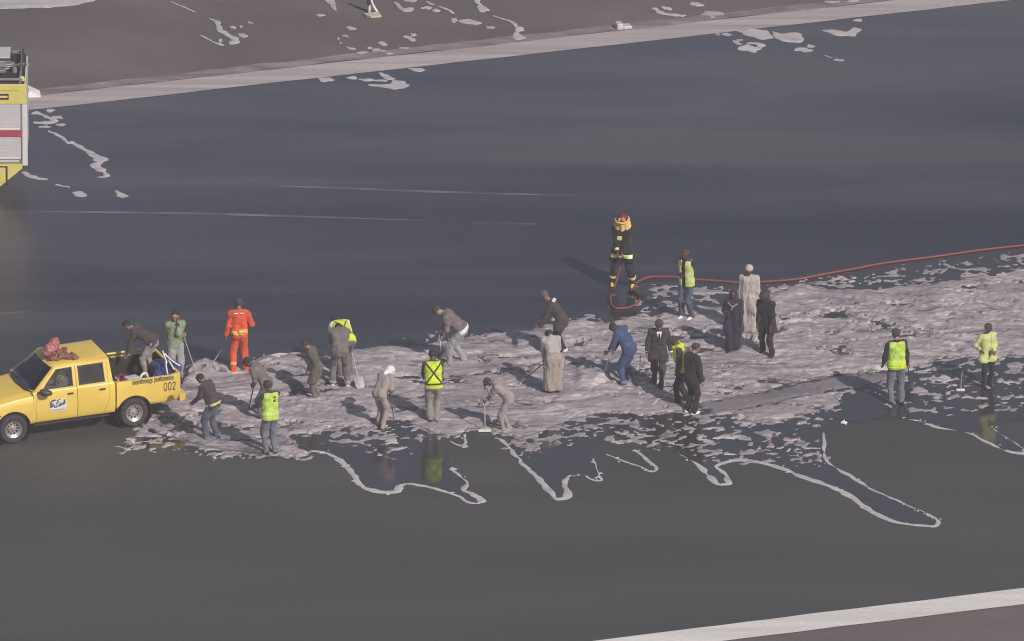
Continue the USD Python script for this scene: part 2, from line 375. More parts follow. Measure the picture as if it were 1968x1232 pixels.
SOLID = [(268, 812), (300, 790), (330, 765), (350, 725), (372, 704), (405, 698), (432, 712), (480, 697), (520, 690), (600, 690), (640, 686), (680, 671), (740, 667), (800, 668), (850, 656), (905, 646), (960, 640),
         (1030, 636), (1070, 624), (1130, 618), (1165, 625), (1200, 612), (1240, 600), (1290, 596), (1340, 585), (1400, 595), (1480, 566), (1540, 546), (1600, 556), (1700, 556), (1760, 546),
         (1850, 536), (1990, 512), (1990, 688), (1900, 692), (1840, 690), (1800, 706), (1760, 716), (1700, 714), (1600, 722), (1540, 735), (1480, 752), (1400, 768), (1345, 776), (1340, 792), (1290, 794), (1230, 803),
         (1180, 792), (1100, 808), (1040, 832), (1000, 846), (960, 834), (905, 826), (880, 842), (840, 838), (790, 815), (745, 806), (720, 826), (650, 822), (600, 838),
         (560, 836), (575, 862), (600, 868), (582, 888), (560, 880), (500, 876), (430, 868), (360, 852), (310, 838)]
SLUSH_BITS = [(1345, 788), (1430, 786), (1530, 764), (1620, 748), (1650, 754), (1612, 788), (1540, 800), (1500, 818), (1440, 814), (1380, 804)]
MIXED = [(([(1215, 552), (1300, 548), (1400, 554), (1480, 550), (1545, 540), (1500, 575), (1400, 600), (1330, 590), (1260, 598), (1225, 590)]), 0.50),
         (([(1480, 552), (1560, 534), (1640, 528), (1720, 512), (1990, 488), (1990, 520), (1850, 540), (1700, 558), (1560, 560)]), 0.46),
         (([(780, 655), (830, 640), (905, 640), (850, 665)]), 0.42), (([(1040, 640), (1075, 612), (1160, 606), (1120, 640)]), 0.55),
         (([(470, 692), (490, 688), (560, 690), (540, 700)]), 0.5),
         (([(600, 830), (650, 815), (740, 800), (790, 812), (815, 836), (790, 862), (735, 882), (690, 858), (620, 860)]), 0.44),
         (([(975, 838), (1040, 826), (1100, 800), (1290, 790), (1345, 785), (1450, 798), (1470, 830), (1400, 868), (1280, 862), (1150, 846), (1060, 856), (1005, 880)]), 0.46),
         (([(1345, 788), (1450, 800), (1590, 792), (1560, 830), (1585, 870), (1590, 895), (1500, 893), (1410, 882), (1370, 890), (1270, 858)]), 0.40),
         (([(1640, 748), (1740, 735), (1800, 704), (1880, 690), (1990, 690), (1990, 780), (1900, 790), (1800, 800), (1720, 795)]), 0.34),
         (([(1700, 735), (1760, 715), (1830, 690), (1990, 688), (1990, 720), (1800, 735)]), 0.45),
         (([(230, 862), (275, 818), (330, 840), (420, 866), (520, 880), (430, 880), (330, 862)]), 0.55)]
HOLES = [([(1365, 748), (1400, 738), (1440, 744), (1425, 760), (1380, 764)], 0.45), ([(1770, 690), (1800, 684), (1860, 690), (1830, 698)], 0.5), ([(905, 826), (880, 842), (905, 850), (950, 838)], 0.6),
         ([(1925, 686), (1968, 684), (1968, 694), (1930, 694)], 0.5), ([(285, 800), (330, 800), (360, 830), (320, 832)], 0.42), ([(560, 845), (640, 828), (640, 845), (590, 858)], 0.4),
         ([(400, 770), (470, 800), (455, 812), (390, 790)], 0.15), ([(1600, 762), (1640, 756), (1700, 770), (1650, 790)], 0.9), ([(700, 806), (740, 798), (760, 815), (730, 826)], 0.5)]
D = mask(SOLID, 0.10)
for poly, d in MIXED:
    D = np.maximum(D, mask(poly, 0.16) * d)
D = np.maximum(D, mask(SLUSH_BITS, 0.16) * 0.97)
SLUSHM = mask([(1340, 790), (1345, 777), (1400, 766), (1480, 751), (1545, 734), (1600, 724), (1700, 716), (1730, 722), (1700, 738), (1640, 750), (1560, 758), (1500, 772), (1430, 789)], 0.12)
D = np.maximum(D, SLUSHM * 0.97)
for poly, d in HOLES:
    D = D - mask(poly, 0.10) * d


def fb(sx, sy, oct=4, seed=0, warp=0.0, rot=0.0):
    c, s = math.cos(rot), math.sin(rot)
    u, v = X * c + Y * s, -X * s + Y * c
    if warp:
        wu = meshkit.fbm(np.stack([u * sx * 0.4, v * sy * 0.4, 0 * u], -1), 2, seed + 50) - 0.5
        wv = meshkit.fbm(np.stack([u * sx * 0.4, v * sy * 0.4, 0 * u + 7], -1), 2, seed + 51) - 0.5
        u, v = u + warp * wu / sx, v + warp * wv / sy
    return meshkit.fbm(np.stack([u * sx, v * sy, 0 * u + 0.37 * seed], -1), oct, seed)


def rank(a):
    s = np.sort(a.ravel()[::17])
    return np.interp(a, s[::50], np.linspace(0, 1, len(s[::50])))


N1 = rank(0.62 * fb(4.4, 5.0, 3, 1, 1.0) + 0.38 * fb(9.5, 9.0, 2, 2))       # fleck pattern
N2 = fb(0.9, 1.3, 5, 3, 2.0, 0.12)                                           # broad swells
R1 = 1 - np.abs(2 * fb(1.1, 2.6, 4, 4, 2.4, 0.22) - 1)                       # long folds
R2 = 1 - np.abs(2 * fb(3.1, 4.2, 3, 5, 1.8, -0.15) - 1)                      # short wrinkles
R3 = fb(9.0, 9.0, 3, 6)
ROUGHER = np.clip(mask([(535, 740), (640, 745), (720, 775), (715, 815), (640, 830), (560, 832), (525, 800)], 0.35) + 0.8 * mask([(1480, 590), (1990, 560), (1990, 690), (1700, 705), (1440, 735), (1350, 715)], 0.6)
                  + 0.7 * mask([(1090, 640), (1190, 640), (1180, 700), (1100, 690)], 0.3) + 0.6 * mask([(1200, 670), (1290, 670), (1290, 740), (1220, 735)], 0.3), 0, 1)
GAP = rank(fb(1.25, 2.7, 4, 21, 2.2, 0.15))
D = D - 0.62 * np.clip((GAP - 0.905) / 0.05, 0, 1) * (D > 0.7) * (1 - SLUSHM)
S = D + (N1 - 0.5) * 0.10 * (D > 0.75) - N1
S = np.where(D > 0.9, np.maximum(S, 0.06 + 0 * S), S)
edge = np.sqrt(np.clip(S / 0.16, 0, 1))
thick = 0.018 + 0.032 * np.clip((D - 0.45) / 0.5, 0, 1)
CALM = np.clip(SLUSHM + 0.75 * mask([(1160, 755), (1330, 770), (1330, 790), (1240, 800), (1160, 790)], 0.25) + 0.7 * mask([(1190, 612), (1300, 598), (1330, 640), (1240, 660)], 0.3) + 0.55 * mask([(820, 700), (1000, 720), (1000, 800), (860, 790)], 0.4), 0, 1)
tt = 7.0 * N2 + 0.5 * (fb(2.2, 2.6, 3, 12, 1.5, 0.2) - 0.5)
ft_ = tt - np.floor(tt)
plates = (np.floor(tt) + np.clip((ft_ - 0.80) / 0.20, 0, 1) + 0.25 * ft_) / 7.0           # sheets that lie over one another with short steps between
R4 = 1 - np.abs(2 * fb(0.75, 2.9, 4, 14, 3.2, 0.16) - 1)
R5 = 1 - np.abs(2 * fb(1.9, 1.4, 4, 15, 3.0, -0.5) - 1)
in_ = np.clip((D - 0.55) / 0.4, 0, 1) * (1 - 0.85 * CALM)
Hh = thick * (0.5 + 0.6 * N2) + 0.11 * (plates - 0.40) * (1 - 0.6 * CALM) + in_ * ((0.042 + 0.006 * ROUGHER) * (R4 ** 3.0 - 0.25) + (0.010 + 0.026 * ROUGHER) * (R5 ** 2.5 - 0.25) + (0.002 + 0.017 * ROUGHER) * (R2 ** 2.5 - 0.3)) + (0.006 + 0.010 * ROUGHER) * (R3 - 0.5)
Hh = np.maximum(Hh, 0.012 + 0.02 * N2)
thin = np.clip((D - 0.58) / 0.25, 0, 1)
Hh = Hh * thin + (1 - thin) * np.minimum(Hh, 0.020 + 0.018 * N2)
crack = np.clip((0.972 - (1 - np.abs(2 * fb(0.7, 1.6, 4, 9, 2.8, 0.1) - 1))) / 0.022, 0, 1)
crack2 = np.clip((0.975 - (1 - np.abs(2 * fb(1.7, 2.2, 3, 19, 2.8, -0.3) - 1))) / 0.02, 0, 1)
crack = np.clip(0.50 + 0.50 * np.minimum(crack, np.maximum(crack2, 1 - ROUGHER)) + CALM, 0, 1)
mound = 0.20 * mask([(490, 705), (520, 692), (600, 690), (610, 715), (560, 740), (500, 738)], 0.18) + 0.16 * mask([(352, 708), (380, 694), (430, 702), (440, 722), (380, 728)], 0.16) \
    + 0.12 * mask([(1110, 712), (1165, 712), (1165, 740), (1110, 742)], 0.07) + 0.10 * mask([(670, 690), (760, 672), (770, 720), (680, 740)], 0.25)
Z = np.where(S > 0, np.maximum(Hh, 0.012) * edge * np.where(D > 0.6, crack, 1.0) + mound * (D > 0.5), -0.03)
Z = np.where(S > 0.05, 0.25 * Z + 0.75 * ndimage.gaussian_filter(np.maximum(Z, 0), (0.9, 0.6)), Z)
Z[S <= 0] = np.maximum(-0.03, S[S <= 0] * 0.25)


def grid_mesh(Zf, keep):
    n, m = Zf.shape
    idx = np.arange(n * m).reshape(n, m)
    cell = keep[:-1, :-1] | keep[1:, :-1] | keep[:-1, 1:] | keep[1:, 1:]
    i, j = np.nonzero(cell)
    a, b, c, d = idx[i, j], idx[i + 1, j], idx[i + 1, j + 1], idx[i, j + 1]
    f = np.vstack([np.c_[a, b, c], np.c_[a, c, d]])
    u, inv = np.unique(f, return_inverse=True)
    v = np.c_[X.ravel()[u], Y.ravel()[u], Zf.ravel()[u]]
    return trimesh.Trimesh(v, inv.reshape(-1, 3), process=False)


slz = SLUSHM > 0.5
solid_zone = (D > 0.62) & ~slz
pos = S > 0
tag(obj('slush', grid_mesh(Z, pos & slz), M['slush'], smooth=True), 'smooth mauve slush lying between the foam bank and the puddles', 'slush', kind='structure')
tag(obj('foam_bank', grid_mesh(Z, pos & solid_zone), M['foam'], smooth=True), 'wide trampled bank of greyish fire fighting foam across the runway', 'foam', kind='stuff')
tag(obj('foam_flecks', grid_mesh(Z, pos & ~solid_zone & ~slz), M['foam'], smooth=True), 'loose flecks of foam floating in the water along the foam bank', 'foam', kind='stuff')


def sheet(px_poly, z, blur=0.25, n=140, seed=0):
    g = Polygon([tuple(G(*p)[:2]) for p in px_poly]).buffer(0).buffer(blur).buffer(-blur)
    if g.geom_type != 'Polygon':
        g = max(g.geoms, key=lambda a: a.area)
    ring = np.array([g.exterior.interpolate(i / n, normalized=True).coords[0] for i in range(n)])
    r = np.random.default_rng(seed)
    ring = ring + 0.05 * np.c_[ndimage.gaussian_filter1d(r.normal(0, 1, n), 1, mode='wrap'), ndimage.gaussian_filter1d(r.normal(0, 1, n), 1, mode='wrap')]
    v, f = trimesh.creation.triangulate_polygon(Polygon(ring).buffer(0), engine='earcut')
    v = np.c_[v, np.full(len(v), z)]
    nrm = np.cross(v[f[:, 1]] - v[f[:, 0]], v[f[:, 2]] - v[f[:, 0]])[:, 2]
    f[nrm < 0] = f[nrm < 0][:, ::-1]
    return trimesh.Trimesh(v, f, process=False)


L1 = [(598, 866), (629, 871.6), (663.7, 894), (681, 914.7), (693, 932), (712, 941.7), (746.6, 946), (765, 945), (768, 936), (784.6, 930), (815.7, 933.7), (853.7, 945), (881, 953), (898.6, 964), (916, 967), (926, 963),
      (905.5, 949), (890, 942), (898, 929), (885, 915), (866, 901)]
L2 = [(866, 847), (885, 856), (896, 858), (893, 846), (895, 834)]
L3 = [(957, 842), (978, 858), (995, 880), (1023, 908), (1044, 929), (1061, 949), (1072, 959), (1088, 957), (1091, 948), (1085, 932), (1095, 915), (1120, 913), (1147, 924), (1154, 923), (1147, 901), (1137, 874)]
L4 = [(1163, 871), (1195, 885), (1232, 897), (1253, 906), (1262, 901), (1245, 885), (1220, 864)]
L5 = [(1253, 863), (1287, 864), (1317, 877), (1346, 896), (1367, 919), (1384, 931), (1400, 930), (1392, 910), (1376, 897), (1392, 889), (1418, 884), (1451, 887), (1502, 900), (1544, 917), (1586, 931), (1628, 950),
      (1678, 984), (1720, 1003), (1763, 1009), (1796, 1011), (1803, 1003), (1788, 992), (1737, 969), (1678, 942), (1636, 917), (1590, 887), (1582, 866), (1584, 851), (1580, 830)]
L6 = [(1708, 802), (1771, 809), (1805, 822), (1855, 829), (1889, 845), (1931, 864), (1956, 871), (1975, 871), (1964, 862), (1939, 845), (1918, 832), (1906, 820)]
P1 = L1 + [(860, 860), (830, 828), (790, 806), (745, 792), (640, 800), (560, 830)]
P3 = L3 + [(1160, 850), (1200, 800), (1100, 790), (1000, 826)]
P5 = L5 + [(1600, 800), (1640, 770), (1600, 760), (1450, 770), (1340, 770), (1200, 775), (1180, 835)]
P6 = L6 + [(1990, 800), (1990, 690), (1900, 680), (1780, 700), (1660, 735), (1590, 755), (1580, 800), (1660, 812)]
for poly, lab, z in ((P1, 'foam edged puddle that mirrors the lime vest of the worker above it', 0.004), (P3, 'forked puddle rimmed with foam below the stooping pink beige worker', 0.006),
                     (P5, 'longest puddle with a foam rimmed tongue reaching towards the near line', 0.008), (P6, 'wide puddle around the feet of the two workers at the far end of the foam', 0.010)):
    tag(obj('puddle', sheet(poly, z, seed=int(z * 1000)), M['water']), lab, 'puddle', kind='structure')
TOPW = [(1060, 632), (1110, 603), (1165, 598), (1175, 560), (1215, 545), (1300, 540), (1400, 548), (1540, 532), (1700, 508), (1990, 474), (1990, 540), (1540, 580), (1200, 640)]
tag(obj('puddle', sheet(TOPW, 0.012, seed=44), M['water']), 'strip of water lying along the red hose behind the foam bank', 'puddle', kind='structure')
WF = [(230, 860), (300, 800), (340, 790), (420, 830), (560, 850), (600, 868), (560, 884), (440, 878), (330, 862)]
tag(obj('puddle', sheet(WF, 0.006, seed=45), M['water']), 'shallow water under the rear wheel of the yellow pickup', 'puddle', kind='structure')


def froth(pts, w, seed):
    """loose scraps of froth along a foam line"""
    r = np.random.default_rng(900 + seed)
    g = smooth_line([G(*p)[:2] for p in pts], 7)
    out = []
    for _ in range(int(len(g) * 0.22)):
        c = g[r.integers(len(g))] + r.normal(0, 1, 2) * [0.045, 0.055]
        n = 9
        t = np.linspace(0, 2 * PI, n, endpoint=False)
        rad = r.uniform(0.015, 0.04) * (1 + 0.35 * r.normal(0, 1, n)).clip(0.4, 1.7)
        ring = c + np.c_[rad * np.cos(t) * r.uniform(1, 2.2), rad * np.sin(t)]
        v = np.vstack([np.c_[ring, np.full(n, -0.004)], [[c[0], c[1], 0.028]]])
        out.append(trimesh.Trimesh(v, [(k, (k + 1) % n, n) for k in range(n)], process=False))
    return out


for pts, w, lab in ((L1, [0.10, 0.17, 0.17, 0.30, 0.14, 0.11, 0.13, 0.22, 0.13, 0.10], 'white foam rim of the puddle below the lime vest worker with crossed straps'),
                    (L2, [0.05, 0.10, 0.05], 'short hooked foam line right of the lime vest worker with crossed straps'),
                    (L3, [0.10, 0.14, 0.18, 0.24, 0.10, 0.07, 0.05], 'white foam line ending in a forked foot below the pink beige worker'),
                    (L4, [0.05, 0.10, 0.13, 0.10], 'small hairpin foam line between the two larger foam rims'),
                    (L5, [0.06, 0.14, 0.20, 0.14, 0.17, 0.20, 0.20, 0.14, 0.13, 0.16, 0.08], 'longest foam rim around the tongue of water pointing at the near line'),
                    (L6, [0.06, 0.14, 0.13, 0.16, 0.10, 0.05], 'foam rim by the right end below the worker in the cap')):
    tag(obj('foam_line', trimesh.util.concatenate([bead(pts, w, 0.014, len(pts))] + froth(pts, w, len(pts))), M['foam_line'], smooth=50), lab, 'foam', group='foam lines at the ends of the puddles')
tag(obj('foam_line', bead([(1577, 862), (1552, 862), (1538, 857)], [0.10, 0.12, 0.05], 0.025, 91), M['foam_line'], smooth=50), 'short side branch of foam at the root of the longest foam rim', 'foam', group='foam lines at the ends of the puddles')
tag(obj('foam_line', bead([(236, 858), (262, 851), (285, 849), (310, 851)], [0.04, 0.08, 0.10, 0.06], 0.02, 92), M['foam_line'], smooth=50), 'thin foam line on the asphalt below the rear wheel of the pickup', 'foam', group='foam lines at the ends of the puddles')


def patches(name, label, items, seed):
    ms = []
    for k, it in enumerate(items):
        if it[0] == 'e':
            ms.append(pancake(ell(*it[1:5], tilt=it[5] if len(it) > 5 else 0.0), 0.012, seed + k, 0.2))
        elif it[0] == 'p':
            ms.append(pancake(it[1], 0.014, seed + k, 0.10))
        else:
            ms.append(bead(it[1], it[2], 0.014, seed + k))
    tag(obj(name, trimesh.util.concatenate(ms), M['foam_line'], smooth=35), label, 'foam', kind='stuff')


patches('foam_patches', 'foam blots and a wavering foam trail on the asphalt beside the box truck', [
    ('l', [(92, 251), (116, 262), (133, 274), (142, 273)], [0.06, 0.14, 0.20]), ('l', [(136, 272), (164, 288), (184, 300), (194, 309), (184, 317), (200, 330), (205, 338), (186, 340)], [0.10, 0.22, 0.36, 0.25, 0.14, 0.10]),
    ('l', [(44, 330), (68, 341), (92, 345)], [0.10, 0.2, 0.08]), ('l', [(106, 355), (136, 360)], [0.1, 0.12]), ('e', 153, 373, 13, 4.5, 0.15), ('p', [(222, 366), (246, 377), (236, 381), (222, 378)]),
    ('l', [(64, 216), (78, 219), (92, 226), (106, 232), (88, 236), (63, 236)], [0.3, 0.16, 0.14, 0.2, 0.24, 0.16]), ('e', 96, 213, 8, 3), ('e', 110, 226, 8, 3), ('e', 118, 240, 9, 2), ('e', 86, 244, 11, 2)], 100)
patches('foam_patches', 'small foam blots scattered on the shoulder beyond the far edge line', [
    ('p', [(-6, -6), (196, -6), (180, 2), (150, 8), (90, 14), (-6, 17)]), ('l', [(328, 3), (352, 13), (375, 24)], [0.08, 0.06, 0.12]), ('l', [(402, 36), (417, 42), (421, 55), (437, 66), (453, 78), (440, 85)], [0.08, 0.14, 0.16, 0.18, 0.26, 0.14]),
    ('l', [(386, 67), (405, 78), (430, 88)], [0.05, 0.08, 0.12]), ('e', 424, 78, 4, 2.5), ('e', 448, 53, 5, 2), ('e', 463, 51, 3, 1.5), ('e', 465, 68, 7, 4), ('e', 480, 43, 5, 1.5, 0.3),
    ('e', 615, 29, 8, 2.2), ('p', [(620, -4), (640, -4), (646, 12), (647, 23), (634, 14)]), ('p', [(755, 3), (766, 6), (776, 18), (788, 14), (797, 16), (794, 21), (776, 22), (764, 14)]),
    ('e', 674, 54, 9, 2.2, 0.1), ('e', 664, 69, 6, 1.4, 0.2), ('e', 650, 74, 2.2, 1.2), ('e', 654, 82, 2.2, 1.2), ('e', 674, 93, 9, 1.5, 0.2), ('e', 735, 84, 9, 3.5, 0.2), ('e', 788, 74, 13, 4, 0.25), ('e', 795, 67, 6, 2.2),
    ('e', 727, 97, 13, 2.6, 0.1), ('e', 711, 92, 5, 1.4), ('e', 778, 93, 11, 2.4), ('e', 748, 104, 9, 2.6), ('e', 695, 102, 11, 2.4), ('e', 820, 15, 11, 2.4), ('e', 838, 20, 6, 2.5),
    ('l', [(842, 12), (860, 18), (872, 27)], [0.05, 0.1, 0.08]), ('e', 873, 39, 6, 3.2), ('e', 905, 42, 19, 3.5, 0.1), ('e', 941, 53, 8, 2), ('e', 790, 1, 12, 2), ('l', [(818, 3), (835, 10)], [0.1, 0.1]),
    ('l', [(917, -3), (921, 8), (935, 23)], [0.12, 0.16, 0.3]), ('l', [(946, 30), (956, 33), (979, 40), (993, 50), (1003, 59)], [0.06, 0.08, 0.14, 0.20]), ('l', [(1001, 56), (993, 66), (1003, 76)], [0.2, 0.24, 0.5]),
    ('l', [(1257, 15), (1266, 22), (1278, 27), (1298, 29), (1318, 31)], [0.12, 0.18, 0.2, 0.2]), ('e', 1281, 16, 11, 2, 0.2), ('e', 1338, 8, 12, 3, 0.15), ('e', 1368, 26, 17, 5), ('e', 1369, 33, 5, 3), ('e', 1600, 4, 16, 2), ('e', 1640, 2, 12, 2)], 200)
patches('foam_patches', 'foam blots on the runway just inside the far edge line', [
    ('e', 625, 153, 17, 4.5), ('e', 677, 149, 12, 3), ('l', [(687, 152), (705, 153), (745, 155)], [0.1, 0.16, 0.14]), ('p', [(755, 154), (775, 157), (789, 163), (776, 170), (758, 172), (735, 168), (711, 165), (708, 162), (738, 163), (752, 160)]),
    ('l', [(730, 139), (742, 147), (758, 153)], [0.12, 0.2, 0.26]), ('p', [(786, 132), (810, 131), (817, 135), (806, 139), (796, 137)]), ('e', 1395, 66, 10, 2.4), ('e', 1379, 66, 4, 1.5), ('p', [(1416, 60), (1448, 56), (1475, 60), (1490, 72), (1465, 76), (1440, 72)]),
    ('p', [(1480, 60), (1500, 64), (1535, 62), (1547, 74), (1535, 82), (1500, 78)]), ('e', 1442, 94, 23, 7), ('e', 1454, 87, 17, 5, 0.12), ('e', 1415, 82, 8, 3, 0.3), ('e', 1422, 77, 6, 1.6), ('e', 1543, 96, 17, 4), ('e', 1559, 89, 8, 3.2),
    ('p', [(1577, 58), (1600, 57), (1630, 62), (1642, 52), (1654, 58), (1642, 70), (1605, 68)]), ('p', [(1638, 40), (1656, 36), (1655, 42)]), ('e', 1612, 116, 11, 2), ('l', [(1585, 106), (1599, 111)], [0.04, 0.05])], 300)
for k, (pts, lab) in enumerate((([(440, 356), (600, 360), (870, 370), (1150, 377)], 'upper faint pale streak across the wet runway'), ([(-20, 407), (330, 410), (560, 416), (830, 425)], 'lower long faint pale streak on the runway'),
                                ([(905, 429), (1035, 431)], 'short faint pale streak left of the firefighter'), ([(-20, 605), (20, 602), (55, 599)], 'short pale streak above the hood of the pickup'))):
    g = smooth_line([G(*p)[:2] for p in pts], 8)
    t = np.gradient(g, axis=0); t /= np.linalg.norm(t, axis=1, keepdims=True); nn = np.c_[-t[:, 1], t[:, 0]]
    w = 0.075 * np.sin(np.linspace(0.15, PI - 0.15, len(g)))[:, None]
    n = len(g)
    v = np.vstack([np.c_[g - nn * w, np.full(n, 0.005)], np.c_[g + nn * w, np.full(n, 0.005)]])
    f = [(i, i + 1, n + i + 1) for i in range(n - 1)] + [(i, n + i + 1, n + i) for i in range(n - 1)]
    tag(obj('pale_streak', trimesh.Trimesh(v, f, process=False), M['streak']), lab, 'streak', kind='structure')

# ------------------------------------------------------------------ mesh tools
def hull(pts):
    return m3.Manifold.hull_points(np.asarray(pts, np.float64))


def cbox(c, s, ch=0.01):
    c, h = np.asarray(c, float), np.asarray(s, float) / 2
    ch = min(ch, *(h * 0.9))
    p = []
    for sg in np.ndindex(2, 2, 2):
        sgn = np.array(sg) * 2 - 1
        for k in range(3):
            o = h - ch
            o[k] = h[k]
            p.append(c + sgn * o)
    return hull(p)


def cyl(a, b, r, n=20, r2=None):
    a, b = np.asarray(a, float), np.asarray(b, float)
    d = (b - a) / np.linalg.norm(b - a)
    u = np.cross(d, [0, 0, 1.0] if abs(d[2]) < 0.9 else [1.0, 0, 0]); u /= np.linalg.norm(u)
    w = np.cross(d, u)
    t = np.linspace(0, 2 * PI, n, endpoint=False)
    ring = np.cos(t)[:, None] * u + np.sin(t)[:, None] * w
    return hull(np.vstack([a + ring * r, b + ring * (r if r2 is None else r2)]))


def cat(*ms):
    out = []
    for m in ms:
        v, f, _ = meshkit.arrays(m)
        out.append(trimesh.Trimesh(v, f, process=False))
    return trimesh.util.concatenate(out)


def tube(pts, r, n=10):
    pts = np.asarray(pts, float)
    t = np.gradient(pts, axis=0); t /= np.linalg.norm(t, axis=1, keepdims=True) + 1e-9
    u = np.cross(t, [0.13, 0.21, 1.0]); u /= np.linalg.norm(u, axis=1, keepdims=True)
    w = np.cross(t, u)
    a = np.linspace(0, 2 * PI, n, endpoint=False)
    rr = np.broadcast_to(r, len(pts))[:, None, None]
    v = (pts[:, None] + rr * (np.cos(a)[None, :, None] * u[:, None] + np.sin(a)[None, :, None] * w[:, None])).reshape(-1, 3)
    f, m = [], len(pts)
    for i in range(m - 1):
        for j in range(n):
            k = (j + 1) % n
            f += [(i * n + j, i * n + k, (i + 1) * n + k), (i * n + j, (i + 1) * n + k, (i + 1) * n + j)]
    for base, rev in ((0, True), ((m - 1) * n, False)):
        for j in range(1, n - 1):
            f.append((base, base + j + 1, base + j) if rev else (base, base + j, base + j + 1))
    return trimesh.Trimesh(v, np.array(f)[:, ::-1], process=False)


def lathe(prof, axis='y', n=36):
    prof = np.asarray(prof, float)                     # (radius, along)
    a = np.linspace(0, 2 * PI, n, endpoint=False)
    m = len(prof)
    v = np.array([(r * math.cos(t), h, r * math.sin(t)) for t in a for r, h in prof])
    f = []
    for i in range(n):
        k = (i + 1) % n
        for j in range(m - 1):
            f += [(i * m + j, k * m + j, k * m + j + 1), (i * m + j, k * m + j + 1, i * m + j + 1)]
    return trimesh.Trimesh(v, f, process=False)


def nets(F, o, h):
    """surface nets: a mesh of the zero level of the samples F"""
    s = F < 0
    nx, ny, nz = F.shape
    cs = [(0, 0, 0), (1, 0, 0), (0, 1, 0), (1, 1, 0), (0, 0, 1), (1, 0, 1), (0, 1, 1), (1, 1, 1)]
    sl = lambda A, c: A[c[0]:nx - 1 + c[0], c[1]:ny - 1 + c[1], c[2]:nz - 1 + c[2]]
    cnt = sum(sl(s, c).astype(np.int8) for c in cs)
    ci = np.argwhere((cnt > 0) & (cnt < 8))
    acc, num = np.zeros((len(ci), 3)), np.zeros(len(ci))
    val = [F[ci[:, 0] + c[0], ci[:, 1] + c[1], ci[:, 2] + c[2]] for c in cs]
    for a in range(8):
        for b in range(a + 1, 8):
            ca, cb = np.array(cs[a]), np.array(cs[b])
            if np.abs(ca - cb).sum() != 1:
                continue
            x = (val[a] < 0) != (val[b] < 0)
            t = val[a][x] / (val[a][x] - val[b][x])
            acc[x] += ca + t[:, None] * (cb - ca)
            num[x] += 1
    v = o + h * (ci + acc / num[:, None])
    idx = np.full((nx - 1, ny - 1, nz - 1), -1)
    idx[tuple(ci.T)] = np.arange(len(ci))
    fs = []
    for ax in range(3):
        a1, a2 = (ax + 1) % 3, (ax + 2) % 3
        lo, hi = [slice(1, -1)] * 3, [slice(1, -1)] * 3
        lo[ax], hi[ax] = slice(0, -1), slice(1, None)
        s0, s1 = s[tuple(lo)], s[tuple(hi)]
        e = np.argwhere(s0 != s1)
        flip = s0[tuple(e.T)]
        e = e + 1
        e[:, ax] -= 1
        q = []
        for d1, d2 in ((-1, -1), (0, -1), (0, 0), (-1, 0)):
            g = e.copy(); g[:, a1] += d1; g[:, a2] += d2
            q.append(idx[tuple(g.T)])
        q = np.stack(q, 1)
        q[~flip] = q[~flip][:, ::-1]
        fs.append(q)
    f = np.vstack(fs)
    f = np.vstack([f[:, [0, 1, 2]], f[:, [0, 2, 3]]])
    return trimesh.Trimesh(v, f, process=False)


class Field:
    """signed distances of tapered capsules, blended, on a grid round them"""

    def __init__(self, caps, h=0.014, pad=0.05):
        c = np.array([np.r_[a, b, ra, rb] for a, b, ra, rb in caps], float)
        r = np.maximum(c[:, 6], c[:, 7])[:, None]
        lo = np.minimum(c[:, :3] - r, c[:, 3:6] - r).min(0) - pad
        hi = np.maximum(c[:, :3] + r, c[:, 3:6] + r).max(0) + pad
        self.o, self.h = lo, h
        n = np.ceil((hi - lo) / h).astype(int) + 1
        self.ax = [lo[k] + h * np.arange(n[k]) for k in range(3)]
        self.F = np.full(n, 1.0, np.float32)
        self.P = np.stack(np.meshgrid(*self.ax, indexing='ij'), -1).astype(np.float32)

    def add(self, caps, k=0.03):
        for a, b, ra, rb in caps:
            a, b = np.asarray(a, float), np.asarray(b, float)
            r = max(ra, rb) + 0.08
            lo, hi = np.minimum(a, b) - r, np.maximum(a, b) + r
            s = tuple(slice(max(0, int((lo[i] - self.o[i]) / self.h)), max(1, int((hi[i] - self.o[i]) / self.h) + 2)) for i in range(3))
            P = self.P[s]
            d = (b - a).astype(np.float32)
            L = float(d @ d) + 1e-9
            t = np.clip(((P - a.astype(np.float32)) @ d) / L, 0, 1)
            dd = np.linalg.norm(P - (a + 0).astype(np.float32) - t[..., None] * d, axis=-1) - (ra + t * (rb - ra))
            Fs = self.F[s]
            hh = np.clip(k - np.abs(dd - Fs), 0, None)
            self.F[s] = np.minimum(dd, Fs) - hh * hh / (4 * k)
        return self

    def folds(self, amp, f=(7, 7, 5), seed=0):
        near = np.abs(self.F) < 0.05
        p = self.P[near].astype(float)
        n = meshkit.noise(p * np.array(f) + 3.1 * seed, seed) - 0.5 + 0.5 * (meshkit.noise(p * np.array(f) * 2.3 + seed, seed + 5) - 0.5)
        self.F[near] += (amp * n).astype(np.float32)
        return self

    def cut(self, n, p):
        """keeps the side of the plane through p that n points away from"""
        n = np.asarray(n, np.float32)
        self.F = np.maximum(self.F, (self.P - np.asarray(p, np.float32)) @ n)
        return self

    def clone(self, grow=0.0):
        c = object.__new__(Field)
        c.__dict__.update(self.__dict__)
        c.F = self.F - np.float32(grow)
        return c

    def mesh(self):
        self.F[[0, -1]] = 0.5; self.F[:, [0, -1]] = 0.5; self.F[:, :, [0, -1]] = 0.5
        return nets(self.F, self.o, self.h)


def rotx(a):
    c, s = math.cos(a), math.sin(a)
    return np.array([[1, 0, 0], [0, c, -s], [0, s, c]])


def rotz(a):
    c, s = math.cos(a), math.sin(a)
    return np.array([[c, -s, 0], [s, c, 0], [0, 0, 1]])


ICO = trimesh.creation.icosphere(1).vertices


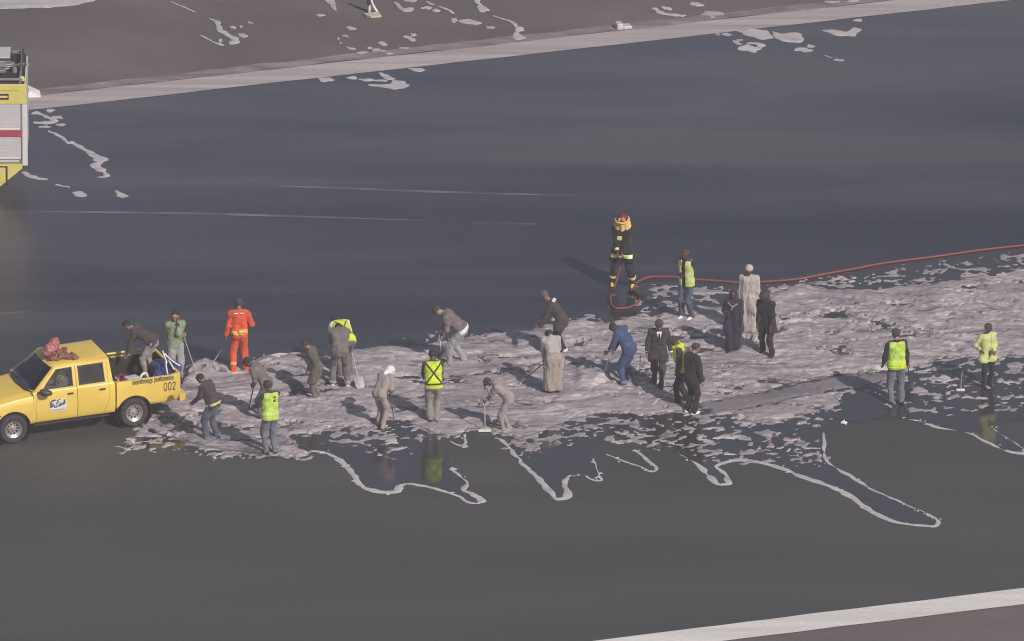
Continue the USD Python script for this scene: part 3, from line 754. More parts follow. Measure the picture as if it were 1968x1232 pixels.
def bone(a, b, ra, rb):
    return hull(np.vstack([np.asarray(a) + ICO * ra, np.asarray(b) + ICO * rb]))


def ik(root, target, l1, l2, pole):
    d = target - root
    L = np.linalg.norm(d)
    if L > (l1 + l2) * 0.995:
        d = d / L * (l1 + l2) * 0.995
        L = (l1 + l2) * 0.995
    a = (l1 * l1 - l2 * l2 + L * L) / (2 * L)
    hgt = math.sqrt(max(l1 * l1 - a * a, 0))
    u = d / L
    w = np.asarray(pole, float) - u * np.dot(pole, u)
    w /= np.linalg.norm(w) + 1e-9
    return root + u * a + w * hgt, root + d


def hand_bones(wrist, fwd, side_axis, left, grip):
    """palm, four unequal curled fingers and a thumb leaving the side of the palm"""
    u = fwd / np.linalg.norm(fwd)
    s = side_axis - u * np.dot(side_axis, u)
    s /= np.linalg.norm(s) + 1e-9
    n = np.cross(s, u)
    out = []
    pl = 0.085
    palm = [wrist + u * 0.01 + s * 0.018, wrist + u * 0.01 - s * 0.018, wrist + u * pl + s * 0.034, wrist + u * pl - s * 0.034]
    out.append(hull(np.vstack([p + ICO * r for p, r in zip(palm, (0.018, 0.018, 0.013, 0.013))])))
    curl = (0.9, 1.2, 0.9) if grip else (0.25, 0.35, 0.25)
    for k, ln in enumerate((0.072, 0.082, 0.077, 0.060)):
        p = wrist + u * (pl - 0.006) + s * (0.033 - 0.022 * k)
        a = 0.0
        for j, (fr, r0, r1) in enumerate(((0.45, 0.0095, 0.009), (0.32, 0.009, 0.0085), (0.23, 0.0085, 0.0075))):
            a += curl[j] * (1 + 0.06 * k)
            q = p + (u * math.cos(a) + n * math.sin(a)) * ln * fr
            out.append(bone(p, q, r0, r1))
            p = q
    p = wrist + u * 0.028 + s * 0.026
    for j, (l, ang) in enumerate(((0.042, 0.5), (0.030, 0.9), (0.024, 1.25))):
        q = p + (u * 0.75 + s * (0.75 - 0.55 * j) + n * (0.25 + (0.45 if grip else 0.1) * j)) / 1.2 * l
        out.append(bone(p, q, 0.0115 - 0.0012 * j, 0.0105 - 0.0012 * j))
        p = q
    return out


def person(px, py, face, label, top, bottom, H=1.75, bend=0, lean=0, feet=((-0.11, 0.02), (0.11, -0.02)), hip=(0, 0, 0), hands=(None, None), tool=None, head=(0, 0), skin='skin_d', hair='short',
           hair_mat='hair', hat=None, vest=None, shoes='black_c', coat=0.0, robe=False, z=0.0, group='people clearing the foam', extras=None, sit=False, name='person', sleeve=None, belt=None, cuffs=None, bands=None, loc=None, short_sleeve=False, fat=1.0):
    """a standing, stooping or walking figure; face = heading in degrees from away (0) over picture left (90) to the camera (180)"""
    base = np.array(loc, float) if loc is not None else G(px, py, 0.0) + np.array([0, 0, z])
    k = H / 1.75
    yaw = math.radians(face)
    R = rotz(yaw)
    W2L = lambda p: (R.T @ (np.asarray(p, float) - base)) / k
    root = thing(name, label, 'person', base, yaw, group)
    seed = int(abs(px * 7 + py * 13)) % 9973
    b = math.radians(bend)
    bl = math.radians(lean)
    Ry = np.array([[math.cos(bl), 0, math.sin(bl)], [0, 1, 0], [-math.sin(bl), 0, math.cos(bl)]])
    P = np.array([0, -0.24 * math.sin(b) * 0.7, 0.93 - 0.05 * math.sin(b)]) + np.array(hip)
    if not sit:
        P[:2] += np.mean(np.array([q_[:2] for q_ in feet]), 0)
    Rm, Rc, Rn = Ry @ rotx(-0.75 * b), Ry @ rotx(-1.05 * b), Ry @ rotx(-1.25 * b)
    Mi = P + Rm @ [0, 0.01, 0.22]
    C = Mi + Rc @ [0, -0.005, 0.22]
    Nk = C + Rc @ [0, -0.02, 0.10]
    hp, hy = math.radians(head[0]), math.radians(head[1])
    Rh = Rn @ rotz(hy) @ rotx(-hp)
    HC = Nk + Rn @ [0, 0.0, 0.05] + Rh @ [0, 0.03, 0.12]
    tl = None
    if tool:
        tip = G(*tool['tip'])
        tp = V(*tool['top'], base[1] + tool.get('dy', 0.0))
        tl = (W2L(tp), W2L(tip))
    arms = []
    for i, sg in enumerate((-1, 1)):
        S = C + Rc @ [sg * 0.175, -0.01, 0.045]
        hd = hands[i]
        grip = False
        if hd is None:
            t = S + np.array([sg * 0.07, 0.04 + 0.10 * math.sin(b), -0.53])
        elif isinstance(hd, (float, int)):
            t = tl[0] + (tl[1] - tl[0]) * hd
            grip = True
        else:
            t = np.array(hd, float)
        pole = np.array([sg * 0.55, -0.7, -0.8]) if b < 0.9 else np.array([sg * 1.0, -0.3, 0.3])
        back = (t - S) / (np.linalg.norm(t - S) + 1e-9) * (0.075 if grip else 0.0)
        E, Wr = ik(S, t - back, 0.29, 0.255, pole)
        ax = (tl[0] - tl[1]) if grip else np.array([0, 1.0, 0.15])
        if grip and ax @ np.array([0, 0, 1.0]) < 0:
            ax = -ax
        arms.append((S, E, Wr, ax, grip))
    legs = []
    for i, sg in enumerate((-1, 1)):
        Hj = P + np.array([sg * 0.09, 0, -0.03])
        A = np.array([feet[i][0], feet[i][1] - 0.03, 0.085 + (feet[i][2] if len(feet[i]) > 2 else 0)])
        Kn, A2 = ik(Hj, A, 0.425, 0.415, (sg * 0.12, 1.0, 0.05))
        legs.append((Hj, Kn, A2))
    # body: one continuous skin surface
    bones = [bone(P + [-.07, 0, 0], P + [.07, 0, 0], .085, .085), hull(np.vstack([P + [s, 0, 0] + ICO * .085 for s in (-.06, .06)] + [Mi + Rm @ [s, 0, 0] + ICO * .08 for s in (-.055, .055)])),
             hull(np.vstack([Mi + Rm @ [s, 0, 0] + ICO * .08 for s in (-.055, .055)] + [C + Rc @ [s, 0, 0] + ICO * .085 for s in (-.08, .08)])), bone(C + Rc @ [0, 0, .03], Nk, .07, .058), bone(Nk - Rn @ [0, 0, .03], HC + Rh @ [0, -.02, -.06], .058, .052)]
    for i, (S, E, Wr, ax, grip) in enumerate(arms):
        bones += [bone(C + Rc @ [0, 0, .05], S, .05, .045), bone(S, E, .046, .036), bone(E, Wr, .038, .026)]
        bones += hand_bones(Wr, Wr - E, ax, i == 0, grip)
    for Hj, Kn, A in legs:
        bones += [bone(Hj, Kn, .06 if robe else .075, .04 if robe else .05), bone(Kn, A, .04 if robe else .05, .034), bone(A, A + [0, .10, -.05], .034, .03)]
    hs = lambda x, y, zz: HC + Rh @ [x, y, zz]
    bones += [hull(np.vstack([hs(0, -.012, .025) + ICO * .085, hs(0, .025, .03) + ICO * .07, hs(0, .03, -.05) + ICO * .055, hs(0, .055, -.088) + ICO * .026, hs(.03, .02, -.07) + ICO * .035, hs(-.03, .02, -.07) + ICO * .035])),
              hull(np.vstack([hs(0, .088, .022) + ICO * .009, hs(0, .112, -.022) + ICO * .012, hs(.012, .095, -.026) + ICO * .009, hs(-.012, .095, -.026) + ICO * .009])),
              bone(hs(-.035, .078, .034), hs(.035, .078, .034), .014, .014)]
    for sg in (-1, 1):
        bones.append(hull(np.vstack([hs(sg * .083, -.005, .02) + ICO * .012, hs(sg * .08, .0, -.025) + ICO * .01, hs(sg * .09, -.018, .012) + ICO * .009])))
    body = m3.Manifold.batch_boolean(bones, m3.OpType.Add)
    sc = lambda m: (lambda t: (t.apply_scale(k), t)[1])(cat(m))
    obj('body', sc(body), M[skin], root, smooth=50)
    for sg in (-1, 1):
        obj('eye', sc(hull(hs(sg * .032, .083, .016) + ICO * .0125)), M['black_c'], root, smooth=True)
    obj('mouth', sc(bone(hs(-.02, .082, -.056), hs(.02, .082, -.056), .007, .007)), M['red_dark'] if skin != 'skin_d' else M['brown_j'], root, smooth=True)
    # trousers or robe
    tors = lambda r: [(P + [sx * .065, -.01, -.02], Mi + Rm @ [sx * .06, 0, 0], r + .012, r + .002) for sx in (-1, 1)] + [(Mi + Rm @ [sx * .06, 0, 0], C + Rc @ [sx * .075, 0, 0], r + .002, r + .012) for sx in (-1, 1)] + \
        [(P + [0, 0, 0], C, r, r)]
    one = robe and top == bottom
    tr = root
    skirt = []
    if robe:
        mid = (legs[0][2] + legs[1][2]) / 2
        for sx in (-1, 1):
            for sy in (-1, 1):
                skirt.append((P + [sx * .07, sy * .03 - .01, .05], np.array([mid[0] + sx * .095, mid[1] + sy * .05 + .02, .19]), .125, .112))
        skirt.append((P + [0, -.01, .05], np.array([mid[0], mid[1] + .02, .19]), .135, .13))
    if not robe:
        caps = [(P + [-.06, -.015, -.02], P + [.06, -.015, -.02], .118 * fat, .118 * fat), (P + [0, 0, .0], P + Rm @ [0, 0, .10], .12 * fat, .11 * fat)]
        for Hj, Kn, A in legs:
            caps += [(Hj + [0, 0, .0], Kn, .100 * fat, .076 * fat), (Kn, A + [0, -.01, -.0], .073 * fat, .064 * fat)]
        f = Field(caps).add(caps, .03).folds(.040, (8, 8, 5), seed)
        f.cut([0, 0, -1], [0, 0, .035])
        tr = obj('trousers', sc(f.mesh()), M[bottom], root, smooth=True)
        if bands:
            for Hj, Kn, A in legs:
                q_ = Kn + (A - Kn) * .62
                g_ = f.clone(.006).cut((A - Kn) / np.linalg.norm(A - Kn), q_ + (A - Kn) * .09).cut(-(A - Kn) / np.linalg.norm(A - Kn), q_ - (A - Kn) * .09)
                sidep = (legs[0][1] + legs[1][1]) / 2
                nrm = (Kn - sidep) * np.array([1, 1, 0]); nrm /= np.linalg.norm(nrm) + 1e-9
                g_.cut(-nrm, sidep)
                if (g_.F < 0).any():
                    obj('reflective_band', sc(g_.mesh()), M[bands], tr, smooth=True)
        if cuffs:
            for Hj, Kn, A in legs:
                c_ = [(A + [0, -.01, .06], A + [0, -.01, -.01], .075 * fat, .07 * fat)]
                obj('cuff', sc(Field(c_).add(c_).cut([0, 0, 1], A + [0, 0, .07]).cut([0, 0, -1], A + [0, 0, .0]).mesh()), M[cuffs], tr, smooth=True)
    elif not one:
        caps = skirt
        f = Field(caps, pad=.08).add(caps, .05).folds(.065, (15, 15, 1.6), seed).cut([0, 0, -1], [0, 0, .12])
        tr = obj('robe_skirt', sc(f.mesh()), M[bottom], root, smooth=True)
    for Hj, Kn, A in legs:
        c_ = [(A + [0, -.045, -.035], A + [0, .07, -.045], .047, .046), (A + [0, .07, -.045], A + [0, .15, -.055], .046, .036), (A, A + [0, -.02, -.03], .05, .05)]
        obj('shoe', sc(Field(c_, .011).add(c_, .02).cut([0, 0, -1], [0, 0, A[2] - .085]).mesh()), M[shoes], root, smooth=True)
    # shirt, jacket or coat
    caps = tors(.108 * fat)
    hem = .07 + coat
    for sx in (-1, 1):
        if coat:
            dn = (legs[0][1] if sx < 0 else legs[1][1]) - P
            dn = dn / np.linalg.norm(dn)
            caps.append((P + [sx * .06, -.01, .0], P + np.array([sx * .075, -.01, 0]) + dn * hem, .130 * fat, .135 * fat))
        else:
            caps.append((P + [sx * .06, -.012, .05], P + [sx * .062, -.012, -hem + .05], .125 * fat, .126 * fat))
    caps.append((C + Rc @ [-.15, -.01, .05], C + Rc @ [.15, -.01, .05], .07, .07))
    caps.append((C + Rc @ [0, -.01, .05], Nk + Rn @ [0, 0, .01], .085, .062))
    for S, E, Wr, ax, g_ in arms:
        caps.append((S, E, .072 * fat, .060 * fat))
        if not short_sleeve:
            caps.append((E, Wr - (Wr - E) * .06, .058 * fat, .046 * fat))
    caps += skirt if one else []
    f = Field(caps, pad=.07).add(caps, .045 if one else .03)
    f.folds(.046 if one else .038, (13, 13, 2.2) if one else (8, 8, 6), seed + 3)
    if coat:
        f.cut([0, 0, -1], [0, 0, P[2] - hem - .04] if not one else [0, 0, .10])
    else:
        f.cut(Rm @ [0, 0, -1.0], P + Rm @ [0, 0, -hem - .01])
    jk = obj('jacket' if coat or top in ('charcoal', 'black_c', 'brown_j') else 'shirt', sc(f.mesh()), M[top], root, smooth=True)
    if sleeve:
        for S, E, Wr, ax, g_ in arms:
            c_ = [(E + (Wr - E) * .70, Wr - (Wr - E) * .04, .053, .050)]
            obj('cuff', sc(Field(c_).add(c_).cut((Wr - E) / np.linalg.norm(Wr - E), Wr - (Wr - E) * .05).cut(-(Wr - E) / np.linalg.norm(Wr - E), E + (Wr - E) * .78).mesh()), M[sleeve], jk, smooth=True)
    if vest:
        caps = [c for c in tors(.108 * fat + .014)]
        caps += [(P + [sx * .06, -.012, .05], P + [sx * .062, -.012, -.06], .133 * fat, .138 * fat) for sx in (-1, 1)]
        caps += [(C + Rc @ [-.135, -.01, .05], C + Rc @ [.135, -.01, .05], .082, .082)]
        g_ = Field(caps).add(caps, .03).folds(.024, (8, 8, 6), seed + 3)
        g_.cut(Rc @ [0, 0, 1.0], Nk + Rc @ [0, 0, .015]).cut(Rm @ [0, 0, -1.0], P + Rm @ [0, 0, -.075])
        if vest.get('open'):
            q_ = g_.P - (C + Rc @ [0, 0, 0]).astype(np.float32)
            loc_ = q_ @ Rc.astype(np.float32)
            g_.F = np.maximum(g_.F, np.minimum(np.float32(vest['open']) - np.abs(loc_[..., 0]), loc_[..., 1] - 0.02) * np.float32(1.0))
        vs = obj('vest', sc(g_.mesh()), M[vest['mat']], root, smooth=True)
        loc_ = (g_.P - P.astype(np.float32)) @ Rm.astype(np.float32)
        sm = M[vest.get('strip', 'reflect')]
        def stripe(cond):
            h_ = g_.clone(.006)
            h_.F = np.maximum(h_.F, cond.astype(np.float32))
            if (h_.F < 0).sum() > 20:
                obj('reflective_strip', sc(h_.mesh()), sm, vs, smooth=True)
        for zz in vest.get('hoops', ()):
            stripe(np.abs(loc_[..., 2] - zz) - .026)
        if vest.get('cross'):
            for sg in (-1, 1):
                stripe(np.maximum(np.abs((loc_[..., 0] * sg + (loc_[..., 2] - .30) * .75)) - .028, np.maximum(loc_[..., 1] + .02, .02 - loc_[..., 2])))
        if vest.get('braces'):
            for sg in (-1, 1):
                stripe(np.maximum(np.abs(loc_[..., 0] - sg * .095) - .024, .05 - loc_[..., 2]))
    if belt:
        g_ = f.clone(.012)
        loc_ = (f.P - P.astype(np.float32)) @ Rm.astype(np.float32)
        g_.F = np.maximum(g_.F, np.maximum(np.abs(loc_[..., 2] - belt[1]) - belt[2], np.abs(loc_[..., 0]) - .19))
        obj('waist_band', sc(g_.mesh()), M[belt[0]], jk, smooth=True)
    # hair and headgear
    if hair:
        big = {'short': 0.0, 'fuzzy': .035, 'long': .015}[hair]
        c_ = [(hs(0, -.022, .03), hs(0, .02, .05), .095 + big, .078 + big)]
        if hair != 'short':
            c_.append((hs(0, -.04, .02), hs(0, -.06, -.08), .085, .07))
        g_ = Field(c_, .011).add(c_).folds(.022 + big * .6, (24, 24, 24), seed)
        lh = (g_.P - HC.astype(np.float32)) @ Rh.astype(np.float32)
        g_.F = np.maximum(g_.F, np.minimum(lh[..., 1] * .8 - .012 - .55 * (lh[..., 2] - .01), 1.0) if hair == 'short' else np.minimum(lh[..., 1] - .045, .065 - lh[..., 2]))
        g_.F = np.maximum(g_.F, -.055 - lh[..., 2] if hair == 'short' else g_.F)
        obj('hair', sc(g_.mesh()), M[hair_mat], root, smooth=True)
    if hat:
        kind, hm = hat
        if kind == 'cap':
            c_ = [(hs(0, -.015, .04), hs(0, .02, .045), .102, .09)]
            g_ = Field(c_, .011).add(c_)
            g_.cut(Rh @ [0, .1, -1.0], hs(0, 0, .03))
            hb = obj('cap', sc(g_.mesh()), M[hm], root, smooth=True)
            br = hull(np.vstack([hs(sx, yy, zz) + ICO * .008 for sx, yy, zz in ((-.075, .06, .045), (.075, .06, .045), (-.06, .15, .03), (.06, .15, .03), (0, .17, .028))]))
            obj('peak', sc(br), M[hm], hb, smooth=40)
        elif kind == 'skullcap':
            c_ = [(hs(0, -.012, .04), hs(0, .012, .045), .098, .092)]
            obj('cap', sc(Field(c_, .011).add(c_).cut(Rh @ [0, .25, -1.0], hs(0, 0, -.005)).mesh()), M[hm], root, smooth=True)
        elif kind in ('hood', 'scarf'):
            c_ = [(hs(0, -.02, .03), hs(0, .015, .03), .112, .10), (hs(0, -.03, -.03), Nk + Rn @ [0, -.02, 0], .10, .085)]
            g_ = Field(c_, .012).add(c_, .03).folds(.02, (12, 12, 12), seed)
            lh = (g_.P - HC.astype(np.float32)) @ Rh.astype(np.float32)
            g_.F = np.maximum(g_.F, np.minimum(lh[..., 1] - .05, np.minimum(.075 - np.abs(lh[..., 0]), .07 - np.abs(lh[..., 2] + .01)) + .02))
            obj('hood' if kind == 'hood' else 'head_scarf', sc(g_.mesh()), M[hm], root, smooth=True)
        elif kind == 'helmet':
            c_ = [(hs(0, -.02, .05), hs(0, .01, .05), .135, .125)]
            g_ = Field(c_, .012).add(c_)
            hb = obj('helmet', sc(g_.clone().cut(Rh @ [0, 0.15, -1.0], hs(0, 0, .03)).mesh()), M['red_dark'], root, smooth=True)
            rim = hull(np.vstack([hs(.165 * math.cos(t), -.01 + .175 * math.sin(t), .03) + ICO * .012 for t in np.linspace(0, 2 * PI, 24)[:-1]]))
            obj('helmet_brim', sc(rim), M['helmet_y'], hb, smooth=40)
            cr = hull(np.vstack([hs(0, yy, zz) + ICO * .02 for yy, zz in ((-.13, .1), (-.06, .18), (.04, .18), (.12, .12))]))
            obj('helmet_comb', sc(cr), M['red_dark'], hb, smooth=40)
            fr = hull(np.vstack([hs(sx, yy, zz) + ICO * .01 for sx, yy, zz in ((-.08, .115, .07), (.08, .115, .07), (-.06, .12, .13), (.06, .12, .13))]))
            obj('helmet_badge', sc(fr), M['helmet_y'], hb, smooth=40)
            fs_ = hull(np.vstack([hs(sx, yy, zz) + ICO * .012 for sx, yy, zz in ((-.115, .06, .02), (.115, .06, .02), (0, .135, .03), (-.13, .06, -.17), (.13, .06, -.17), (0, .15, -.19))]))
            obj('face_shield', sc(fs_), M['helmet_y'], hb, smooth=40)
            c2 = [(hs(-.03, -.03, -.04), hs(-.05, -.02, -.16), .135, .15), (hs(.03, -.03, -.04), hs(.05, -.02, -.16), .135, .15)]
            gg = Field(c2, .012).add(c2).folds(.02, (14, 14, 8), 4)
            lh = (gg.P - HC.astype(np.float32)) @ Rh.astype(np.float32)
            gg.F = np.maximum(gg.F, np.minimum(lh[..., 1] - .05, .08 - np.abs(lh[..., 0])))
            obj('neck_guard', sc(gg.mesh()), M['helmet_y'], hb, smooth=True)
    ctx = dict(root=root, sc=sc, P=P, Mi=Mi, C=C, Nk=Nk, HC=HC, Rm=Rm, Rc=Rc, Rh=Rh, hs=hs, arms=arms, legs=legs, f=f, jk=jk, base=base, k=k, tr=tr, seed=seed)
    if extras:
        extras(ctx)
    if tool and tool.get('kind'):
        make_tool(tool, G(*tool['tip']), V(*tool['top'], base[1] + tool.get('dy', 0.0)))
    return ctx


def make_tool(t, tip, top):
    kind = t['kind']
    d = (top - tip)
    rt = math.atan2(d[1], d[0])
    L = np.linalg.norm(d)
    names = {'shovel': 'shovel', 'squeegee': 'squeegee', 'pole': 'pole', 'stick': 'stick'}
    lift = np.array([0, 0, 0.05])
    o = thing(names[kind], t['label'], names[kind], tip, rt, 'long handled tools of the workers')
    dl = rotz(-rt) @ d + 0
    u = dl / L
    r = t.get('r', 0.016)
    st = u * (0.25 if kind == 'shovel' else 0.03) + lift * 0.4
    obj('handle', tube(np.linspace(st, dl, 6), r, 8), M[t.get('mat', 'wood')], o, smooth=True)
    if kind == 'shovel':
        s = np.cross(u, [0, 0, 1.0]); s /= np.linalg.norm(s) + 1e-9
        n = np.cross(s, u)
        pts = []
        for a_, w_, c_ in ((0.0, .07, .0), (.05, .11, .012), (.28, .11, .02), (.31, .05, .0)):
            for sg in (-1, 0, 1):
                pts.append(u * a_ + s * sg * w_ + n * (c_ * abs(sg)) + lift * .4)
        v = np.array(pts)
        f = []
        for i in range(3):
            for j in range(2):
                a0 = i * 3 + j
                f += [(a0, a0 + 1, a0 + 4), (a0, a0 + 4, a0 + 3)]
        v2 = np.vstack([v, v - n * .006])
        f2 = f + [tuple(x + 12 for x in ff[::-1]) for ff in f]
        obj('blade', trimesh.Trimesh(v2, f2, process=False), M[t.get('blade', 'grey_metal')], o)
    elif kind == 'squeegee':
        w_ = t.get('w', .22)
        a_ = math.radians(t.get('turn', 0.0)) - rt
        dx = np.array([math.cos(a_), math.sin(a_), 0])
        bar = hull(np.vstack([np.array([0, 0, .06]) + dx * s_ * w_ + np.array(q_) for s_ in (-1, 1) for q_ in ((.015, .015, .02), (-.015, -.015, .02), (.015, -.015, -.045), (-.015, .015, -.045))]))
        obj('blade', bar, M[t.get('blade', 'white')], o)

# ------------------------------------------------------------------ yellow double cab pickup
TY = math.radians(20.9)
t_org = G(259, 821) + np.array([0.84 * -math.sin(TY), 0.84 * math.cos(TY), 0])      # mid of the rear axle, on the ground
truck = thing('pickup_truck', 'yellow double cab pickup truck with an open cargo bed and number 002', 'pickup truck', t_org, PI + TY)


def prof_hull(x0, p0, x1, p1):
    pts = [(x0, s * y, z) for y, z in p0 for s in (-1, 1)] + [(x1, s * y, z) for y, z in p1 for s in (-1, 1)]
    return hull(pts)


arch = lambda X, r: m3.Manifold.batch_boolean([cyl((X, s * .52, .36), (X, s * 1.0, .36), r, 40) for s in (-1, 1)], m3.OpType.Add)
side = [(.79, .43), (.825, .50), (.85, .72), (.845, .95), (.83, 1.13), (.80, 1.17)]
cab_low = prof_hull(.47, side, 2.46, side)
front = [(.79, .42), (.825, .50), (.85, .72), (.84, .96), (.80, 1.09), (.60, 1.15), (.25, 1.165)]
nose = [(.77, .44), (.80, .50), (.82, .72), (.80, .88), (.74, .955), (.50, .99), (.2, 1.0)]
nose2 = [(.74, .46), (.76, .52), (.77, .72), (.74, .85), (.66, .90), (.45, .92), (.2, .93)]
fr_ = prof_hull(2.44, front, 3.58, nose) + prof_hull(3.57, nose, 3.68, nose2)
# greenhouse
base = [(.50, .785, 1.165), (2.42, .785, 1.165), (2.50, .55, 1.165), (.49, .6, 1.165)]
roof = [(.56, .650, 1.66), (1.88, .640, 1.635), (.55, .615, 1.715), (1.85, .60, 1.695), (.57, .50, 1.755), (1.81, .50, 1.725), (.60, .25, 1.772), (1.79, .25, 1.74), (1.95, .45, 1.66), (1.97, .2, 1.67)]
mir = lambda pts: [(x, s * y, z) for x, y, z in pts for s in (-1, 1)]
gh = hull(mir(base + roof))
shrink = lambda pts, d: [(x - math.copysign(d, x - 1.3), y - d * (y > .3), z - d * (z > 1.5)) for x, y, z in pts]
gh_in = hull(mir([(x, y, z - .6) if z < 1.2 else (x, y, z) for x, y, z in shrink(base + roof, .05)] + shrink(base, .05)))
cabsolid = cab_low + fr_ + gh
cabsolid = cabsolid - arch(2.95, .425) - arch(0, .425)
cabsolid = cabsolid - gh_in - cbox((1.45, 0, .86), (1.78, 1.46, .72), .02)
glass_parts = []


def quad_open(c, ax, t=.14):
    c = np.array(c, float)
    e = np.zeros(3); e[ax] = t
    return hull(np.vstack([c + e, c - e]))


ws = [(2.42, -.72, 1.195), (2.42, .72, 1.195), (1.945, .585, 1.64), (1.945, -.585, 1.64)]
ws_n = [(2.51, -.54, 1.19), (2.51, .54, 1.19), (1.99, .42, 1.655), (1.99, -.42, 1.655)]
fw = [(1.47, 1.20), (2.22, 1.20), (2.12, 1.33), (1.85, 1.615), (1.47, 1.63)]
rw = [(.69, 1.20), (1.33, 1.20), (1.33, 1.63), (.71, 1.64)]
ysurf = lambda z: .785 + (z - 1.165) / (1.66 - 1.165) * (.650 - .785)
prism = lambda poly, y0, y1, s: hull([(x, s * y, z) for x, z in poly for y in (y0, y1)])
wind_cut = hull([(x + d, y, z) for x, y, z in ws + ws_n for d in (-.10, .12)])
cabsolid = cabsolid - wind_cut - hull([(x, s * y, z) for x in (.40, .62) for s in (-1, 1) for y, z in ((.60, 1.26), (.52, 1.62))])
for s in (-1, 1):
    cabsolid = cabsolid - prism(fw, .5, .95, s) - prism(rw, .5, .95, s)
doors = []
fd = [(1.40, .44), (2.37, .44), (2.41, .80), (2.34, 1.19), (1.89, 1.642), (1.40, 1.655)]
rd = [(.62, .80), (.74, .50), (.80, .44), (1.38, .44), (1.38, 1.655), (.62, 1.655)]
for s in (1, -1):
    for poly in (fd, rd):
        cs = m3.CrossSection([[(x, z) for x, z in poly]])
        mk = lambda c: m3.Manifold.extrude(c, 0.5).rotate((90, 0, 0)).translate((0, .25 + s * .80, 0))
        inner = mk(cs)
        doors.append((s, poly is fd, (cabsolid ^ inner)))
    for poly in (fd, rd):
        cs = m3.CrossSection([[(x, z) for x, z in poly]]).offset(.007, m3.JoinType.Round)
        cabsolid = cabsolid - m3.Manifold.extrude(cs, 0.5).rotate((90, 0, 0)).translate((0, .25 + s * .80, 0))
obj('body', cabsolid, M['yellow'], truck, smooth=35)
for s, isf, d in doors:
    dr = obj('door', d, M['yellow'], truck, smooth=35)
    X0 = 1.50 if isf else .72
    hb = cbox((X0 + .06, s * .862, 1.06), (.14, .03, .035), .008)
    obj('handle', hb, M['dark'], dr)
    poly = fw if isf else rw
    pane = hull([(x, s * (ysurf(z) - o), z) for x, z in poly for o in (.012, .018)])
    obj('window', pane, M['glass'], dr)
    fr2 = prism([(x, z) for x, z in poly], .3, .9, s) ^ hull([(x, s * (ysurf(z) + o), z) for x, z in [(.4, 1.17), (2.5, 1.17), (2.5, 1.66), (.4, 1.66)] for o in (-.03, .003)])
    ins = m3.CrossSection([[(x, z) for x, z in poly]]).offset(-.022, m3.JoinType.Miter)
    fr2 = fr2 - m3.Manifold.extrude(ins, 0.8).rotate((90, 0, 0)).translate((0, .4 + s * .75, 0))
    obj('window_seal', fr2, M['dark'], dr)
    if isf and s > 0:
        mr = obj('mirror', hull(np.vstack([np.array([2.24, .98, 1.20]) + ICO * .085, np.array([2.20, .90, 1.21]) + ICO * .07, np.array([2.12, 1.02, 1.20]) + ICO * .055, np.array([2.3, .96, 1.25]) + ICO * .05])), M['dark'], dr, smooth=True)
        obj('mirror_arm', cyl((2.30, .82, 1.17), (2.26, .95, 1.16), .028), M['dark'], dr, smooth=40)
obj('windshield', hull([(x - .02 + o, y, z) for x, y, z in ws + ws_n for o in (0, .006)]), M['glass'], truck)
obj('rear_window', hull([(x, s * y, z) for x in (.535, .541) for s in (-1, 1) for y, z in ((.60, 1.26), (.52, 1.62))]), M['glass'], truck)
obj('dashboard', cbox((2.20, 0, 1.10), (.40, 1.36, .16), .05), M['dark'], truck)
obj('paper', cbox((2.36, .45, 1.20), (.14, .2, .006), .002).rotate((0, 0, 20)).translate((.06, -.83, 0)), M['shutter'], truck)
for y in (-.37, .37):
    obj('seat', cbox((1.62, y, .72), (.50, .5, .16), .05) + cbox((1.42, y, 1.06), (.14, .48, .58), .05) + cbox((1.40, y, 1.43), (.10, .28, .17), .04), M['bed'], truck)
obj('wiper', cyl((2.52, -.30, 1.20), (2.25, .12, 1.47), .008, 8), M['black'], truck)
obj('cowl', hull([(x, s * y, z) for x, y, z in ((2.45, .72, 1.171), (2.56, .5, 1.178), (2.60, 0, 1.182), (2.42, .76, 1.171), (2.44, 0, 1.175)) for s in (-1, 1)]), M['dark'], truck)
# cargo bed
bside = [(.79, .50), (.83, .56), (.85, .75), (.85, 1.0), (.84, 1.10), (.825, 1.15)]
bt = [(.79, .56), (.82, .62), (.84, .80), (.84, 1.0), (.835, 1.15), (.82, 1.20)]
bed = prof_hull(-.9, bside, .43, bside) + prof_hull(-1.12, bt, -.9, bside)
bed = bed - cbox((-.34, 0, 1.15), (1.46, 1.50, .90), .02) - arch(0, .425)
obj('cargo_bed', bed, M['yellow'], truck, smooth=35)
liner = cbox((-.34, 0, .715), (1.45, 1.49, .02), .003)
for s in (-1, 1):
    liner = liner + cbox((-.34, s * .742, .93), (1.45, .012, .43), .002)
liner = liner + cbox((.383, 0, .96), (.012, 1.48, .46), .002) + cbox((-1.062, 0, .93), (.012, 1.48, .43), .002)
obj('bed_liner', liner, M['bed'], truck)
obj('cab_guard', cbox((.45, 0, 1.17), (.03, 1.5, .06), .008) + m3.Manifold.batch_boolean([cyl((.45, s * .70, 1.16), (.45, s * .70, 1.62), .02, 12) for s in (-1, 1)] + [cyl((.45, -.70, 1.62), (.45, .70, 1.62), .02, 12)], m3.OpType.Add), M['black'], truck, smooth=40)
obj('side_rail', cyl((.40, -.80, 1.225), (-.75, -.80, 1.225), .028, 10), M['yellow2'], truck, smooth=40, label='pale yellow rail along the far side of the cargo bed')
obj('tailgate', cbox((-1.125, 0, .90), (.03, 1.50, .52), .01), M['yellow'], truck, smooth=30)
obj('tail_light', cbox((-1.13, .79, .93), (.03, .09, .24), .008), M['red'], truck)
obj('tail_light', cbox((-1.13, -.79, .93), (.03, .09, .24), .008), M['red'], truck)
obj('rear_bumper', hull([(x, s * y, z) for x, y, z in ((-1.10, .86, .48), (-1.27, .78, .50), (-1.10, .86, .68), (-1.27, .78, .66)) for s in (-1, 1)]), M['yellow'], truck, smooth=30)
